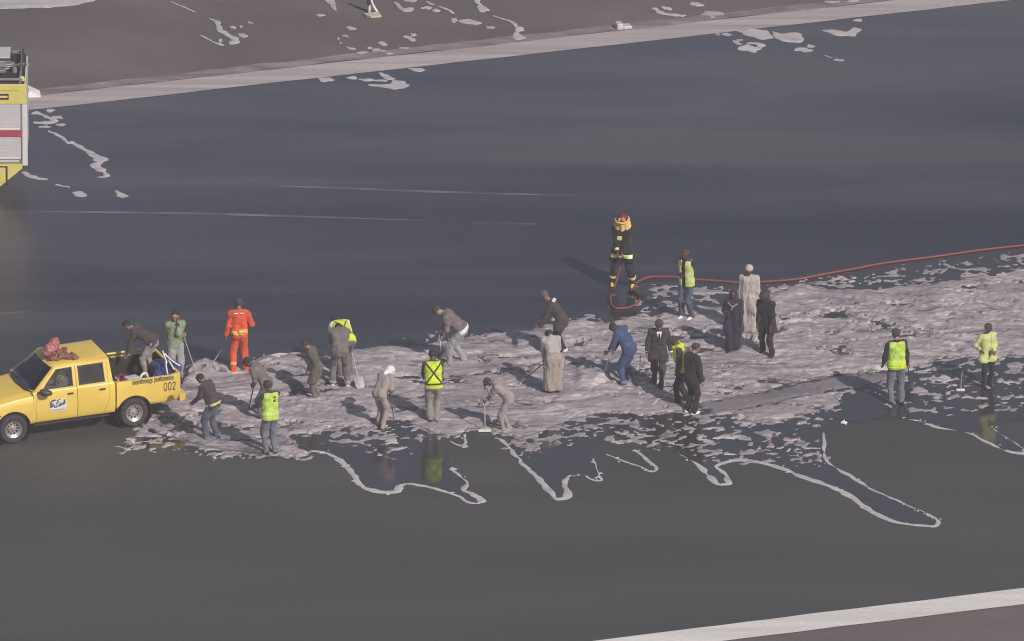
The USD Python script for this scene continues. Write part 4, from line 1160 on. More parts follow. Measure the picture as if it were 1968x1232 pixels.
obj('bumper', hull([(x, s * y, z) for x, y, z in ((3.62, .84, .46), (3.80, .66, .48), (3.62, .84, .66), (3.80, .66, .64)) for s in (-1, 1)]), M['yellow'], truck, smooth=30)
obj('grille', cbox((3.675, 0, .79), (.03, .86, .17), .01), M['dark'], truck)
for s in (-1, 1):
    obj('headlight', cbox((3.655, s * .60, .79), (.06, .27, .16), .03), M['steel'], truck, smooth=30)
    obj('turn_signal', cbox((3.30, s * .838, .72), (.09, .012, .035), .004), M['amber'], truck)
obj('chassis', cbox((1.4, 0, .46), (4.6, .9, .14), .03) + cyl((0, -.7, .35), (0, .7, .35), .07) + cyl((2.95, -.7, .35), (2.95, .7, .35), .06), M['black'], truck, smooth=40)
obj('side_step', hull([(x, y, z) for x in (.62, 2.45) for y, z in ((.74, .36), (.86, .38), (.74, .40), (.86, .405))]), M['dark'], truck)
tyre_p = [(.20, -.085), (.25, -.105), (.305, -.108), (.335, -.085), (.345, -.05), (.345, .05), (.335, .085), (.305, .108), (.25, .105), (.20, .085)]
rim_p = [(.0, .055), (.045, .060), (.05, .045), (.085, .040), (.10, .02), (.135, .012), (.155, .045), (.175, .055), (.185, .085), (.205, .094), (.207, .07), (.20, -.09), (.0, -.09)]
for X in (0, 2.95):
    for s in (-1, 1):
        mv = lambda m: (lambda t: (t.apply_transform(trimesh.transformations.rotation_matrix(0 if s > 0 else PI, (0, 0, 1))), t.apply_translation((X, s * .735, .345)), t)[2])(m)
        wh = obj('wheel', mv(lathe(tyre_p[::-1])), M['tyre'], truck, smooth=40)
        obj('rim', mv(lathe(rim_p)), M['steel'], wh, smooth=25)
        obj('hub_cap', mv(cat(hull(np.array([0, .062, 0]) + ICO * np.array([.042, .02, .042])))), M['grey_metal'], wh, smooth=True)
        hs_ = [cyl((.118 * math.cos(a), .010, .118 * math.sin(a)), (.118 * math.cos(a), .024, .118 * math.sin(a)), .024, 8) for a in np.linspace(0, 2 * PI, 11)[:-1]]
        obj('rim_holes', mv(cat(m3.Manifold.batch_boolean(hs_, m3.OpType.Add))), M['black'], wh)
        lin_ = lathe([(.418, -.24), (.418, .085), (.424, .085), (.424, -.24)])
        obj('wheel_arch_liner', mv(lin_), M['black'], truck, smooth=30)
# roof beacon under a red brown cover, with a pink red dome
bc = [((1.86, .16, 1.80), (1.66, .30, 1.83), .09, .10), ((1.66, .30, 1.83), (1.46, .42, 1.82), .10, .085), ((1.70, .10, 1.80), (1.56, .22, 1.82), .09, .08), ((1.46, .42, 1.82), (1.26, .52, 1.79), .08, .045), ((1.6, .30, 1.80), (1.5, .30, 1.90), .08, .06), ((1.84, .34, 1.79), (1.70, .42, 1.79), .05, .05)]
bq = Field(bc, .015).add(bc, .03).folds(.09, (13, 13, 13), 3).cut([0, 0, -1], [0, 0, 1.745])
bo = obj('roof_beacon', bq.mesh(), M['amber'], truck, smooth=True, label='lumpy red brown cover over the roof beacon')
bd = [((1.90, .20, 1.90), (1.68, .10, 1.93), .11, .11), ((1.88, .18, 1.98), (1.66, .10, 2.03), .10, .10), ((1.70, .08, 2.05), (1.62, .05, 2.06), .09, .07)]
obj('beacon_dome', Field(bd, .015).add(bd, .03).folds(.07, (9, 9, 9), 5).mesh(), M['pink'], bo, smooth=True)
obj('beacon_foot', cyl((1.36, .50, 1.70), (1.36, .50, 1.78), .025, 10), M['black'], bo)


def on_side(m, X, Z_, Yp=.853, sx=1.0, sy=1.0, slant=0.0):
    v, f, _ = meshkit.arrays(m)
    v = v * [sx, sy, 1]
    w = np.c_[X - v[:, 0] - slant * 0, np.full(len(v), Yp) + v[:, 2], Z_ + v[:, 1]]
    return trimesh.Trimesh(w, f, process=False)


t002 = meshkit.text_mesh('002', .205, .003)
wd = t002.bounds[1, 0] - t002.bounds[0, 0]
obj('number_lettering', on_side(t002, -.70, .80, sx=.29 / wd), M['ink'], truck)
tx = meshkit.text_mesh('oıambıuugı puıılıssıısıʌ', .115, .003, bold=True)
wd = tx.bounds[1, 0] - tx.bounds[0, 0]
obj('script_lettering', on_side(tx, .06, 1.055, .8485, sx=1.02 / wd), M['ink2'], truck)
em = obj('door_emblem', cbox((1.87, .8545, .81), (.40, .004, .30), .001), M['white'], truck)
marks = []
P_ = lambda pts, w: LineString(pts).buffer(w * 1.25, cap_style=2)
for pts, w in (([(.025, .10), (.025, .24), (.06, .275), (.14, .275)], .016), ([(.055, .12), (.085, .22)], .013), ([(.095, .105), (.165, .105), (.165, .15)], .011), ([(.10, .11), (.10, .15), (.135, .15)], .010),
               ([(.17, .27), (.21, .235)], .013), ([(.20, .12), (.30, .155), (.36, .165)], .016), ([(.235, .15), (.27, .205)], .011), ([(.355, .16), (.355, .27)], .018), ([(.30, .16), (.33, .20)], .010), ([(.205, .285), (.26, .285)], .008)):
    marks.append(P_(pts, w))
from shapely.geometry import Point
marks.append(Point(.18, .195).buffer(.032).difference(Point(.18, .195).buffer(.014)))
for g in marks:
    pass
un = shapely.union_all(marks)
mm = trimesh.util.concatenate([trimesh.creation.extrude_polygon(g, .003, engine='earcut') for g in getattr(un, 'geoms', [un])])
obj('emblem_mark', on_side(mm, 2.07, .665, .8565), M['ink2'], em)
ul = meshkit.text_mesh('www.ʌwp.e713.Z', .045, .003)
wd = ul.bounds[1, 0] - ul.bounds[0, 0]
obj('emblem_lettering', on_side(ul, 2.055, .685, .8565, sx=.37 / wd), M['ink2'], em)

T2W = lambda x, y, z: t_org + rotz(PI + TY) @ np.array([x, y, z])
# load in the bed
lp = T2W(-.10, -.25, .73)
rr = thing('red_bundle', 'small dark red bundle lying in the pickup bed', 'bundle', lp, PI + TY)
c_ = [((0, 0, .10), (.18, .10, .14), .10, .08), ((.1, .1, .12), (.0, .22, .2), .08, .05)]
obj('cloth', Field(c_, .015).add(c_, .04).folds(.06, (13, 13, 13), 8).cut([0, 0, -1], [0, 0, 0]).mesh(), M['red_dark'], rr, smooth=True)
obj('cord', tube([(.05, .1, .2), (.12, .18, .25), (.2, .22, .15), (.24, .25, .02)], .012), M['red'], rr, smooth=True)
bx = thing('white_box', 'white plastic box in the pickup bed next to the cab', 'box', T2W(-.02, .60, .73), PI + TY + .2)
obj('tub', cbox((0, 0, .20), (.30, .18, .40), .02), M['white'], bx, smooth=30)
obj('lid', cbox((0, 0, .415), (.32, .2, .03), .01), M['shutter'], bx, smooth=30)
wt = thing('white_hose_loop', 'white loop of hose hooked over the near side of the bed', 'hose', T2W(-.32, .60, .73), PI + TY)
a = np.linspace(-.2, PI + .2, 14)
obj('hose', tube(np.c_[.12 * np.cos(a), .04 * np.cos(a), .27 + .20 * np.sin(a)], .03, 10), M['white'], wt, smooth=True)
ws_ = thing('white_stick', 'short white stick leaning in the corner of the pickup bed', 'stick', T2W(.25, .55, .73), PI + TY)
obj('stick', tube([(0, 0, 0), (-.05, .02, .25), (.12, .0, .45)], .015), M['white'], ws_, smooth=True)
bl = thing('blue_sack', 'blue plastic sack with white ties on the rear of the pickup bed', 'sack', T2W(-.93, .12, .73), PI + TY)
c_ = [((.12, .25, .16), (-.20, -.30, .20), .20, .22), ((-.2, -.2, .30), (-.20, .25, .36), .20, .17), ((.1, -.1, .42), (-.15, .2, .42), .13, .12)]
c_ = [(np.array(a) , np.array(b), ra, rb) for a, b, ra, rb in c_]
obj('sack', Field(c_, .018).add(c_, .05).folds(.06, (7, 7, 7), 11).cut([0, 0, -1], [0, 0, 0.0]).mesh(), M['blue_tarp'], bl, smooth=True)
for pts in ([(.0, .30, .62), (.03, .40, .50), (.02, .46, .36)], [(-.08, .22, .60), (-.1, .38, .55), (-.14, .44, .44)], [(-.25, .38, .42), (-.27, .43, .34)], [(.05, .2, .85), (.02, .28, .7), (-.02, .3, .58)], [(-.30, .40, .50), (-.1, .3, .66), (.02, .24, .80)]):
    obj('white_tie', tube(smooth_line(pts, 4), .018, 8), M['white_c'], bl, smooth=True)

# ------------------------------------------------------------------ box truck at the picture's left edge
rear = V(53, 378, G(20, 378)[1])
ft = thing('fire_truck', 'yellow and white box truck with a red stripe and roof gear', 'fire truck', (rear[0], rear[1], 0), PI)
UsdGeom.Xformable(ft).AddScaleOp().Set(Gf.Vec3f(1.0, 0.86, 1.0))
# local: +x to the truck's front (picture left), its near side at y = 0 and its far side at y = -2.5
FX = 8.6
hz_ = lambda py: (378 - py) / 82 / CP
z_top, z_y1, z_r1, z_r2, z_s2, z_g, z_y2, z_b = (hz_(p) for p in (160, 198, 249, 262, 305, 313, 319, 357))


def slab(x0, x1, z0, z1, out=0.0, th=0.06):
    return cbox(((x0 + x1) / 2, out - th / 2, (z0 + z1) / 2), (x1 - x0, th, z1 - z0), .012)


obj('body', cbox((3.2, -1.25, (z_top + z_y2) / 2), (6.36, 2.40, z_top - z_y2 - .02), .03), M['shutter'], ft)
obj('chassis', cbox((4.2, -1.25, .62), (8.2, 1.0, .3), .03), M['black'], ft)
up = obj('upper_panel', slab(0, 6.4, z_y1, z_top), M['yellow2'], ft)
obj('groove', slab(.17, 6.4, z_top - .165, z_top - .145, .004, .02), M['bed'], up)
for x0 in (.42, 1.35, 2.3, 3.3):
    v_ = obj('vent', slab(x0, x0 + .7, z_y1 + .11, z_y1 + .27, .006, .02), M['dark'], up)
    obj('vent_slat', slab(x0 + .03, x0 + .67, z_y1 + .16, z_y1 + .22, .012, .02), M['yellow2'], v_)
for x0 in (.14, 1.62, 3.10, 4.58):
    for (a0, a1) in ((z_r1, z_y1), (z_s2, z_r2)):
        sh = obj('shutter', slab(x0, x0 + 1.42, a0 + .012, a1 - .012, -.012), M['shutter'], ft)
        for zz in np.arange(a0 + .06, a1 - .05, .085):
            obj('slat', slab(x0 + .02, x0 + 1.40, zz, zz + .082, -.009, .02), M['shutter'], sh)
        obj('shutter_rail', slab(x0 + .02, x0 + 1.40, a0 + .005, a0 + .05, .004, .02), M['white'], sh)
obj('red_stripe', slab(0, 6.4, z_r2, z_r1, .004), M['red'], ft)
obj('corner_post', slab(-.01, .115, z_g - .06, z_y1 - .01, .012), M['white'], ft)
obj('corner_trim', slab(.115, .14, z_g, z_y1, .006), M['grey_metal'], ft)
obj('lower_rail', slab(.115, 6.4, z_g + .005, z_s2 - .005, -.004), M['grey_metal'], ft)
for i in range(10):
    obj('rail_plate', slab(.19 + i * .6, .19 + i * .6 + .5, z_g + .02, z_s2 - .02, .003, .02), M['shutter'], ft)
lo = hull([(x, y, z) for y in (0, -2.4) for x, z in ((.10, z_y2 + .06), (.12, z_y2 - .05), (.66, z_b - .02), (2.0, z_b - .02), (2.0, z_y2 + .06))])
lp_ = obj('lower_panel', lo, M['yellow2'], ft)
obj('locker_door', slab(.52, 1.6, z_b + .08, z_y2 - .03, .012, .02), M['yellow2'], lp_)
obj('locker_seal', slab(.47, .52, z_b + .03, z_y2 + .0, .014, .02) + slab(.47, 1.6, z_y2 - .03, z_y2 + .01, .014, .02), M['dark'], lp_)
for X in (2.6, 7.2):
    for yy in (-.16, -2.3):
        w_ = lathe([(.30, -.13), (.48, -.15), (.52, -.11), (.52, .11), (.48, .15), (.30, .13)][::-1]); w_.apply_translation((X, yy, .52))
        wh = obj('wheel', w_, M['tyre'], ft, smooth=40)
        r_ = lathe([(0, .03), (.12, .04), (.14, -.02), (.25, -.02), (.29, .1), (.30, .12), (.30, -.12), (0, -.12)]); r_.apply_translation((X, yy, .52))
        obj('rim', r_, M['grey_metal'], wh, smooth=25)
cabt = hull([(x, y, z) for y in (0, -2.44) for x, z in ((6.5, .55), (8.55, .55), (8.62, 1.5), (8.35, 2.7), (6.5, 2.75))])
cb = obj('cab', cabt - cyl((7.2, .1, .52), (7.2, -.5, .52), .62, 30) - cyl((7.2, -2.0, .52), (7.2, -2.6, .52), .62, 30), M['yellow2'], ft)
obj('cab_window', slab(6.8, 8.2, 1.65, 2.5, .01, .03), M['dark'], cb)
obj('cab_windscreen', hull([(x, y, z) for y in (-.15, -2.3) for x, z in ((8.60, 1.65), (8.40, 2.58), (8.62, 1.65), (8.42, 2.58))]), M['dark'], cb)
# roof gear
obj('roof_deck', cbox((3.2, -1.25, z_top + .005), (6.3, 2.3, .05), .01), M['bed'], ft)
for j, yy in enumerate((-.35, -.62)):
    pass
rk = obj('roof_rack', m3.Manifold.batch_boolean([cbox((3.2, y, z_top + .10), (6.2, .05, .05), .01) for y in (-.12, -2.35)] + [cbox((x, -1.25, z_top + .10), (.05, 2.2, .05), .01) for x in np.arange(.15, 6.3, .75)] +
                                                [cbox((x, y, z_top + .06), (.05, .05, .14), .01) for x in np.arange(.15, 6.3, .75) for y in (-.12, -2.35)], m3.OpType.Add), M['grey_metal'], ft)
ld = obj('ladder_rail', cbox((2.6, -.55, z_top + .17), (4.2, .06, .07), .01), M['grey_metal'], ft)
obj('ladder_rail', cbox((2.6, -.98, z_top + .17), (4.2, .06, .07), .01), M['grey_metal'], ft)
for i in range(14):
    obj('ladder_rung', cyl((.65 + i * .3, -.55, z_top + .17), (.65 + i * .3, -.98, z_top + .17), .018, 8), M['grey_metal'], ft, smooth=40)
obj('equipment_box', cbox((.85, -1.75, z_top + .15), (.9, .9, .20), .02), M['dark'], ft)
obj('equipment_lid', cbox((.85, -1.75, z_top + .265), (.86, .86, .03), .01), M['shutter'], ft)
obj('hand_rail', cat(tube(smooth_line([(.12, -2.2, z_top), (.12, -2.2, z_top + .22), (.12, -1.2, z_top + .22), (.12, -1.2, z_top)], 5), .02, 8), tube([(.12, -2.2, z_top + .12), (.12, -1.2, z_top + .12)], .016, 8), tube([(.12, -1.7, z_top), (.12, -1.7, z_top + .22)], .016, 8)), M['dark'], ft, smooth=True)
obj('monitor', cat(cyl((.3, -.9, z_top), (.3, -.9, z_top + .2), .06), cyl((.3, -.9, z_top + .2), (.06, -.7, z_top + .3), .045), cyl((.06, -.7, z_top + .3), (-.02, -.62, z_top + .33), .03, 12, .05)), M['grey_metal'], ft, smooth=40)
obj('roof_lamp', cbox((.12, -.25, z_top + .07), (.14, .14, .12), .03), M['yellow2'], ft, smooth=30)
obj('roof_hose', cat(*[tube(np.c_[.55 + .22 * np.cos(a), -1.15 + .12 * np.sin(a), np.full(20, z_top + .08 + .05 * i)], .03, 8) for i, a in enumerate([np.linspace(0, 2 * PI, 20)] * 3)]), M['grey_metal'], ft, smooth=True)

# ------------------------------------------------------------------ small fittings by the far line
lb = thing('white_marker', 'low white two step block on the gravel seam near the middle of the far line', 'marker', G(1193, 54), .3)
obj('block', cbox((-.04, 0, .07), (.16, .24, .16), .02), M['shutter'], lb, smooth=30)
obj('step', cbox((.15, 0, .03), (.22, .26, .08), .02), M['shutter'], lb, smooth=30)
blk = thing('white_marker', 'white wedge shaped marker on the far edge line behind the box truck', 'marker', G(66, 182), .1)
obj('wedge', hull([(-.18, -.2, 0), (.15, -.2, 0), (-.18, .3, 0), (.15, .3, 0), (-.14, -.12, .16), (-.14, .25, .16), (.14, .1, .05)]), M['white'], blk)
obj('foot', cbox((-.24, 0, .05), (.1, .3, .10), .01), M['dark'], blk)
wk = thing('marker_post', 'thin striped post above a cream mat beyond the far line', 'post', G(710, 24), 0)
obj('post', tube([(0, 0, 0), (.0, 0, .25), (-.02, 0, .62)], .035, 8), M['white'], wk, smooth=True)
obj('sleeve', cyl((-.012, 0, .20), (-.02, 0, .44), .05, 10), M['plum'], wk, smooth=40)
obj('brace', tube(smooth_line([(.03, 0, .42), (.08, 0, .22), (.2, -.05, .03)], 4), .03, 8), M['white'], wk, smooth=True)
mt = thing('cream_mat', 'cream coloured mat lying on the far shoulder by the striped post', 'mat', G(716, 32), 0)
gm = np.array([G(*p)[:2] - G(716, 32)[:2] for p in [(699, 29), (711, 28), (723, 26), (729, 27), (733, 33), (713, 35), (705, 33)]])
obj('mat', trimesh.creation.extrude_polygon(Polygon(gm), .05, engine='earcut'), mat('cream_mat_look', (.46, .42, .35), .8, .1), mt)
sc_ = thing('paper_scrap', 'crumpled scrap of white paper on the dark water', 'scrap', G(1622, 815), 0)
pc = [((0, 0, .02), (.06, .02, .03), .03, .022), ((-.06, .01, .02), (-.03, .02, .05), .02, .02), ((0, .03, .04), (.01, .04, .09), .02, .015)]
obj('paper', Field(pc, .010).add(pc, .015).folds(.05, (26, 26, 26), 2).mesh(), M['white_c'], sc_, smooth=True)
st_ = thing('stick', 'pinkish stick standing in the water left of the worker in black trousers', 'stick', G(1846, 751), 0, 'long handled tools of the workers')
obj('shaft', tube([(0, 0, 0), (.012, 0, .25), (.035, .0, .48)], .014, 8), M['pole_pink'], st_, smooth=True)
obj('squeegee_foot', cbox((0, 0, .02), (.2, .06, .05), .01), M['white_c'], st_)

# red hose
hp_ = [G(1990, 473), G(1900, 482), G(1800, 496), G(1700, 509), G(1640, 520), G(1590, 529), G(1530, 540), G(1480, 544), G(1430, 546), G(1380, 543), G(1330, 540), G(1290, 535), G(1255, 535), G(1233, 541), G(1221, 550), G(1218, 562),
       G(1228, 572), G(1229, 580), G(1218, 590), G(1200, 596), G(1184, 596), G(1175, 588)]
hp_ = [p + [0, 0, .045] for p in hp_]
yf = G(1197, 543)[1] - .26
hp_ += [V(1174, 578, yf) if False else np.array([*(G(1173, 580)[:2]), .06])]
up_ = [V(1178, 560, yf - .10), V(1184, 540, yf - .04), V(1191, 517, yf), V(1196, 497, yf), V(1199, 484, yf + .06)]
hpts = smooth_line(np.array(hp_ + up_), 7)
hs0 = G(1400, 545)
ho = thing('fire_hose', 'long dull red fire hose running from the firefighter along the foam bank', 'hose', hs0, 0)
obj('hose', tube(hpts - hs0, .024, 10), M['hose'], ho, smooth=True)
e0, e1 = hpts[-1] - hs0, hpts[-1] - hs0 + np.array([.02, .02, .14])
obj('nozzle', cat(cyl(e0, e1, .034), cyl(e1, e1 + [.01, .01, .08], .03, 14, .045)), M['grey_metal'], ho, smooth=40)

ws2 = thing('stick', 'white stick leaning up from the grey foam mound behind the pickup', 'stick', G(404, 704), 0, 'long handled tools of the workers')
e_ = V(425, 674, G(404, 704)[1]) - G(404, 704)
obj('shaft', tube(np.linspace([0, 0, 0], e_, 4), .015, 8), M['wood'], ws2, smooth=True)
obj('grip', tube(np.linspace(e_ * .8, e_ * 1.04, 3), .021, 8), M['white'], ws2, smooth=True)

# ------------------------------------------------------------------ people
def seated_driver():
    b0 = T2W(1.60, .37, .24)
    return person(0, 0, math.degrees(PI + TY) - 90, 'driver in a lime vest seated at the wheel of the pickup', 'grey_s', 'jeans', H=1.68, bend=-6, sit=True, loc=b0, hip=(0, .0, -.34), feet=((-.12, .50, .14), (.12, .50, .14)),
                  hands=((-.16, .42, .95), (.16, .42, .95)), skin='skin_m', vest=dict(mat='lime_b', strip='black_c', braces=True), group='people at the pickup')


seated_driver()

person(306, 738, 78, 'man in a dark brown jacket and beige trousers stooping in the pickup bed', 'brown_j', 'beige', H=1.72, bend=62, coat=.0, hip=(0, .05, 0), feet=((-.12, .05), (.12, -.12)), hands=((-.20, .46, .56), (.18, .50, .52)), head=(-25, 10), skin='skin_m', group='people at the pickup', loc=T2W(-.72, -.30, .735))


person(336, 733, 200, 'man in a pale green sweatshirt with a hand at his face behind the pickup', 'green', 'grey_l', H=1.78, bend=4, hands=((-.04, .20, 1.49), 0.30), tool=dict(kind='pole', tip=(378, 722), top=(343, 617), dy=-.30, label='long pale pole held by the man in green', r=.014),
       head=(6, -25), skin='skin_l', hair='short', fat=1.1, feet=((-.13, .0), (.13, .05)))


def orange_bits(c):
    P, C, Rc = c['P'], c['C'], c['Rc']
    for i, (x0, x1) in enumerate(((-.12, -.02), (.01, .09))):
        m = hull([C + Rc @ np.array([x, y, z]) for x in (x0, x1) for y in (-.115, -.127) for z in (.058, .080)])
        obj('back_lettering', c['sc'](m), M['white_c'], c['jk'])
    pc = [(P + [.00, -.15, .10], P + [.11, -.14, .11], .05, .05)]
    obj('waist_pouch', c['sc'](Field(pc, .012).add(pc).mesh()), M['orange_y'], c['jk'], smooth=True)


person(458, 716, 8, 'man in bright orange coveralls with amber bands seen from behind', 'orange', 'orange', H=1.82, bend=5, feet=((-.12, -.03), (.17, .06)), hands=((-.26, .06, .86), (.26, .22, 1.08)), head=(12, 0), skin='skin_m', hair='short', hair_mat='hair_b', shoes='orange',
       sleeve='orange_y', belt=('orange_y', .06, .045), bands='orange_y', extras=orange_bits, fat=1.06)

person(404, 846, 60, 'man in a dark jacket with a lime waist band and turned up jeans', 'brown_j', 'jeans', H=1.72, fat=1.10, bend=24, lean=2, feet=((-.14, .05), (.16, -.06)), hands=((-.10, .38, .92), (.22, .30, .98)), head=(35, 0), skin='skin_m', hair='short', cuffs='jeans_l', belt=('lime_pale', .02, .03))

person(505, 806, 70, 'stooping man in dusty grey behind the lime vest worker near the pickup', 'grey_s', 'grey_s', H=1.72, bend=42, hands=(.32, .10), tool=dict(kind='pole', tip=(477, 793), top=(492, 722), dy=-.05, label='short dark pole of the stooping man in dusty grey', r=.014, mat='wood_dark'),
       head=(10, 0), hair='short', skin='skin_d', sleeve='grey_l')


def left_vest(c):
    C, Rc = c['C'], c['Rc']
    for zz in (.02, -.06):
        m = hull([C + Rc @ np.array([x, y, z]) for x in (.03, .075) for y in (-.142, -.150) for z in (zz - .022, zz + .022)])
        obj('vest_badge', c['sc'](m), M['charcoal'], c['jk'])


person(519, 873, 28, 'worker in a lime vest over dark sleeves near the pickup rear, jeans', 'brown_j', 'jeans_l', H=1.80, bend=5, lean=2, feet=((-.10, .02), (.09, -.02)), hands=((-.20, .36, 1.05), (.18, .40, 1.04)), head=(15, 25), skin='skin_d', hair='short', hair_mat='hair_b', vest=dict(mat='lime', strip='lime_pale', hoops=(.06,)), extras=left_vest)

person(606, 766, 78, 'man in a long khaki coat looking down at his shovel', 'brown_c', 'grey_c', H=1.52, bend=24, coat=.30, hands=(.12, .42), tool=dict(kind='shovel', tip=(585, 728), top=(602, 680), dy=.0, label='short shovel of the man in the khaki coat', r=.014, mat='wood_dark'), head=(25, 0), hair='short', hair_mat='hair_b', skin='skin_m', shoes='grey_l', sleeve='white_c')

person(662, 722, 25, 'stooping worker in a bright lime vest with crossed grey straps and white sleeves', 'white_c', 'grey_s', H=1.84, bend=66, feet=((-.12, .0), (.12, .0)), hands=((-.05, .60, .70), .16), tool=dict(kind='shovel', tip=(693, 748), top=(676, 678), dy=-.35, label='shovel of the stooping worker with crossed straps', r=.014), head=(15, 0),
       vest=dict(mat='lime_b', strip='grey_s', cross=True, hoops=(.10,)), short_sleeve=True, hair='short')

person(653, 741, 5, 'broad man in plain grey coveralls seen from behind with head bowed', 'grey_c', 'grey_c', H=1.74, bend=42, feet=((-.17, .02), (.18, -.03)), hands=((-.10, .50, .80), (.12, .52, .75)), head=(50, 0), shoes='white_c', fat=1.14, cuffs='grey_l', hair='short')

person(735, 820, 325, 'stooping man in dusty beige coveralls with a white hood', 'beige', 'beige_t', H=1.62, bend=38, feet=((-.10, .05), (.10, -.08)), hands=(.34, .12), tool=dict(kind='pole', tip=(757, 806), top=(748, 742), dy=.15, label='thin dark pole of the man in the white hood', r=.012, mat='wood_dark'), head=(28, 0), hat=('hood', 'white_c'), hair=None, skin='skin_m', shoes='beige_t')

person(832, 810, 6, 'worker in a bright lime vest with dark crossed straps and pale grey trousers', 'charcoal', 'grey_t', H=1.76, bend=12, feet=((-.06, .0), (.08, -.02)), hands=((-.16, .36, .98), (.16, .36, .98)), head=(22, 0), vest=dict(mat='lime_b', strip='charcoal', cross=True, hoops=(.04,)), belt=None, hair='short', fat=1.05)


def collar(c):
    C, Nk, Rc = c['C'], c['Nk'], c['Rc']
    m = hull([C + Rc @ np.array([x, y, z]) for x in (.10, -.12) for y, z in ((-.09, .10), (-.125, .04), (-.10, .11), (-.135, .045))])
    obj('collar', c['sc'](m), M['white_c'], c['jk'])


def hem_white(c):
    P, Rm = c['P'], c['Rm']
    g_ = c['f'].clone(.006)
    lc = (g_.P - P.astype(np.float32)) @ Rm.astype(np.float32)
    g_.F = np.maximum(g_.F, np.abs(lc[..., 2] + .03) - .05)
    obj('shirt_hem', c['sc'](g_.mesh()), M['white_c'], c['jk'], smooth=True)


person(872, 700, 82, 'stooping man in a grey brown sweater with a white shirt hem at the far side', 'grey_s', 'grey_l', H=1.78, bend=50, feet=((-.12, .12), (.12, -.18)), hip=(0, -.02, -.03), hands=(.06, .30), tool=dict(kind='shovel', tip=(849, 690), top=(844, 640), dy=-.05, label='short white handled shovel of the man in the sweater', r=.016, mat='white_c'), head=(5, 0), skin='skin_l', hair=None, hat=('skullcap', 'hair_b'), extras=hem_white, fat=1.12, shoes='beige')

person(968, 829, 92, 'stooping man in dusty pinkish coveralls holding an upright pole', 'pinkbeige', 'pinkbeige', H=1.60, bend=46, feet=((-.10, .06), (.10, -.08)), hands=(.10, .42), tool=dict(kind='squeegee', tip=(932, 831), top=(931, 732), dy=.05, label='upright squeegee of the stooping man in pinkish coveralls', r=.014, w=.14, turn=0), head=(12, 0), hair='short', hair_mat='hair_b', skin='skin_d', shoes='beige_t')

person(1072, 684, 78, 'stooping man in a dark jacket with a white collar', 'brown_j', 'black_c', H=1.74, bend=36, coat=.10, feet=((-.12, .08), (.12, -.10)), hands=((-.18, .44, .74), (.15, .46, .70)), head=(-8, 0), skin='skin_m', hair=None, hat=('skullcap', 'brown_c'), extras=collar, cuffs='white_c')

person(1062, 757, 15, 'man in a pale green shirt and loose tan robe with his head bowed', 'shirt_g', 'beige_t', H=1.72, bend=34, robe=True, coat=.12, feet=((-.10, .0), (.10, .0)), hands=(.08, (.14, .42, .9)), tool=dict(kind='shovel', tip=(999, 739), top=(1050, 694), dy=.20, label='shovel of the man in the pale green shirt', r=.014, mat='wood_dark', blade='white'), head=(50, 0), hair='short', fat=1.05)

person(1202, 739, 60, 'stooping man in blue coveralls with white cuffs', 'blue', 'blue', H=1.74, bend=34, feet=((-.13, .02), (.13, -.05)), hands=((-.20, .36, .84), .04), tool=dict(kind='pole', tip=(1159, 724), top=(1170, 690), dy=-.05, label='thin pale pole of the man in blue coveralls', r=.012, mat='wood'), head=(52, 0), hair='short', sleeve='white_c', cuffs='grey_t', shoes='jeans', fat=1.10)

wp = thing('pole', 'short white tipped pole standing between the blue coveralls and the dark suit', 'pole', G(1229, 729), 0, 'long handled tools of the workers')
obj('shaft', tube([(0, 0, .03), (.005, .0, .2), (.02, 0, .6)], .012, 8), M['wood'], wp, smooth=True)
obj('white_tip', hull(np.array([0, 0, .035]) + ICO * .04), M['white_c'], wp, smooth=True)


def suit(c):
    C, Rc, P = c['C'], c['Rc'], c['P']
    m = hull([C + Rc @ np.array([x, y, z]) for x, y, z in ((-.06, .13, .07), (.06, .13, .07), (0, .165, -.13), (-.05, .11, .09), (.05, .11, .09), (0, .15, -.13))])
    o = obj('shirt_front', c['sc'](m), M['white_c'], c['root'])
    m = hull([C + Rc @ np.array([x, y, z]) for x, y, z in ((-.015, .15, .06), (.015, .15, .06), (-.02, .172, -.09), (.02, .172, -.09), (0, .175, -.12), (0, .145, .06))])
    obj('tie', c['sc'](m), M['black_c'], o)
    obj('collar', c['sc'](bone(c['Nk'] + Rc @ np.array([-.05, .05, .0]), c['Nk'] + Rc @ np.array([.05, .05, .0]), .022, .022)), M['white_c'], o, smooth=True)


person(1266, 746, 186, 'man in a dark suit and cap walking towards the near line', 'charcoal', 'charcoal', H=1.78, bend=8, coat=.16, feet=((-.05, .08), (.07, -.22, .04)), hip=(0, .05, 0), hands=((-.30, .10, .78), (.27, -.05, .86)), head=(24, 0), skin='skin_l', hair='short', hair_mat='hair_b', hat=('skullcap', 'brown_j'), sleeve='white_c', extras=suit)


def scarf(c):
    Nk, Rn, C, Rc = c['Nk'], c['Rc'], c['C'], c['Rc']
    c_ = [(Nk + Rn @ np.array([-.10, .0, -.02]), Nk + Rn @ np.array([.10, .0, -.02]), .075, .075), (Nk + Rn @ np.array([0, -.07, -.02]), Nk + Rn @ np.array([.0, .08, -.01]), .07, .06), (Nk + Rn @ np.array([-.02, .10, -.02]), C + Rc @ np.array([-.04, .12, -.25]), .05, .055)]
    obj('neck_scarf', c['sc'](Field(c_, .013).add(c_, .03).folds(.03, (12, 12, 12), 3).mesh()), M['lime_b'], c['jk'], smooth=True)


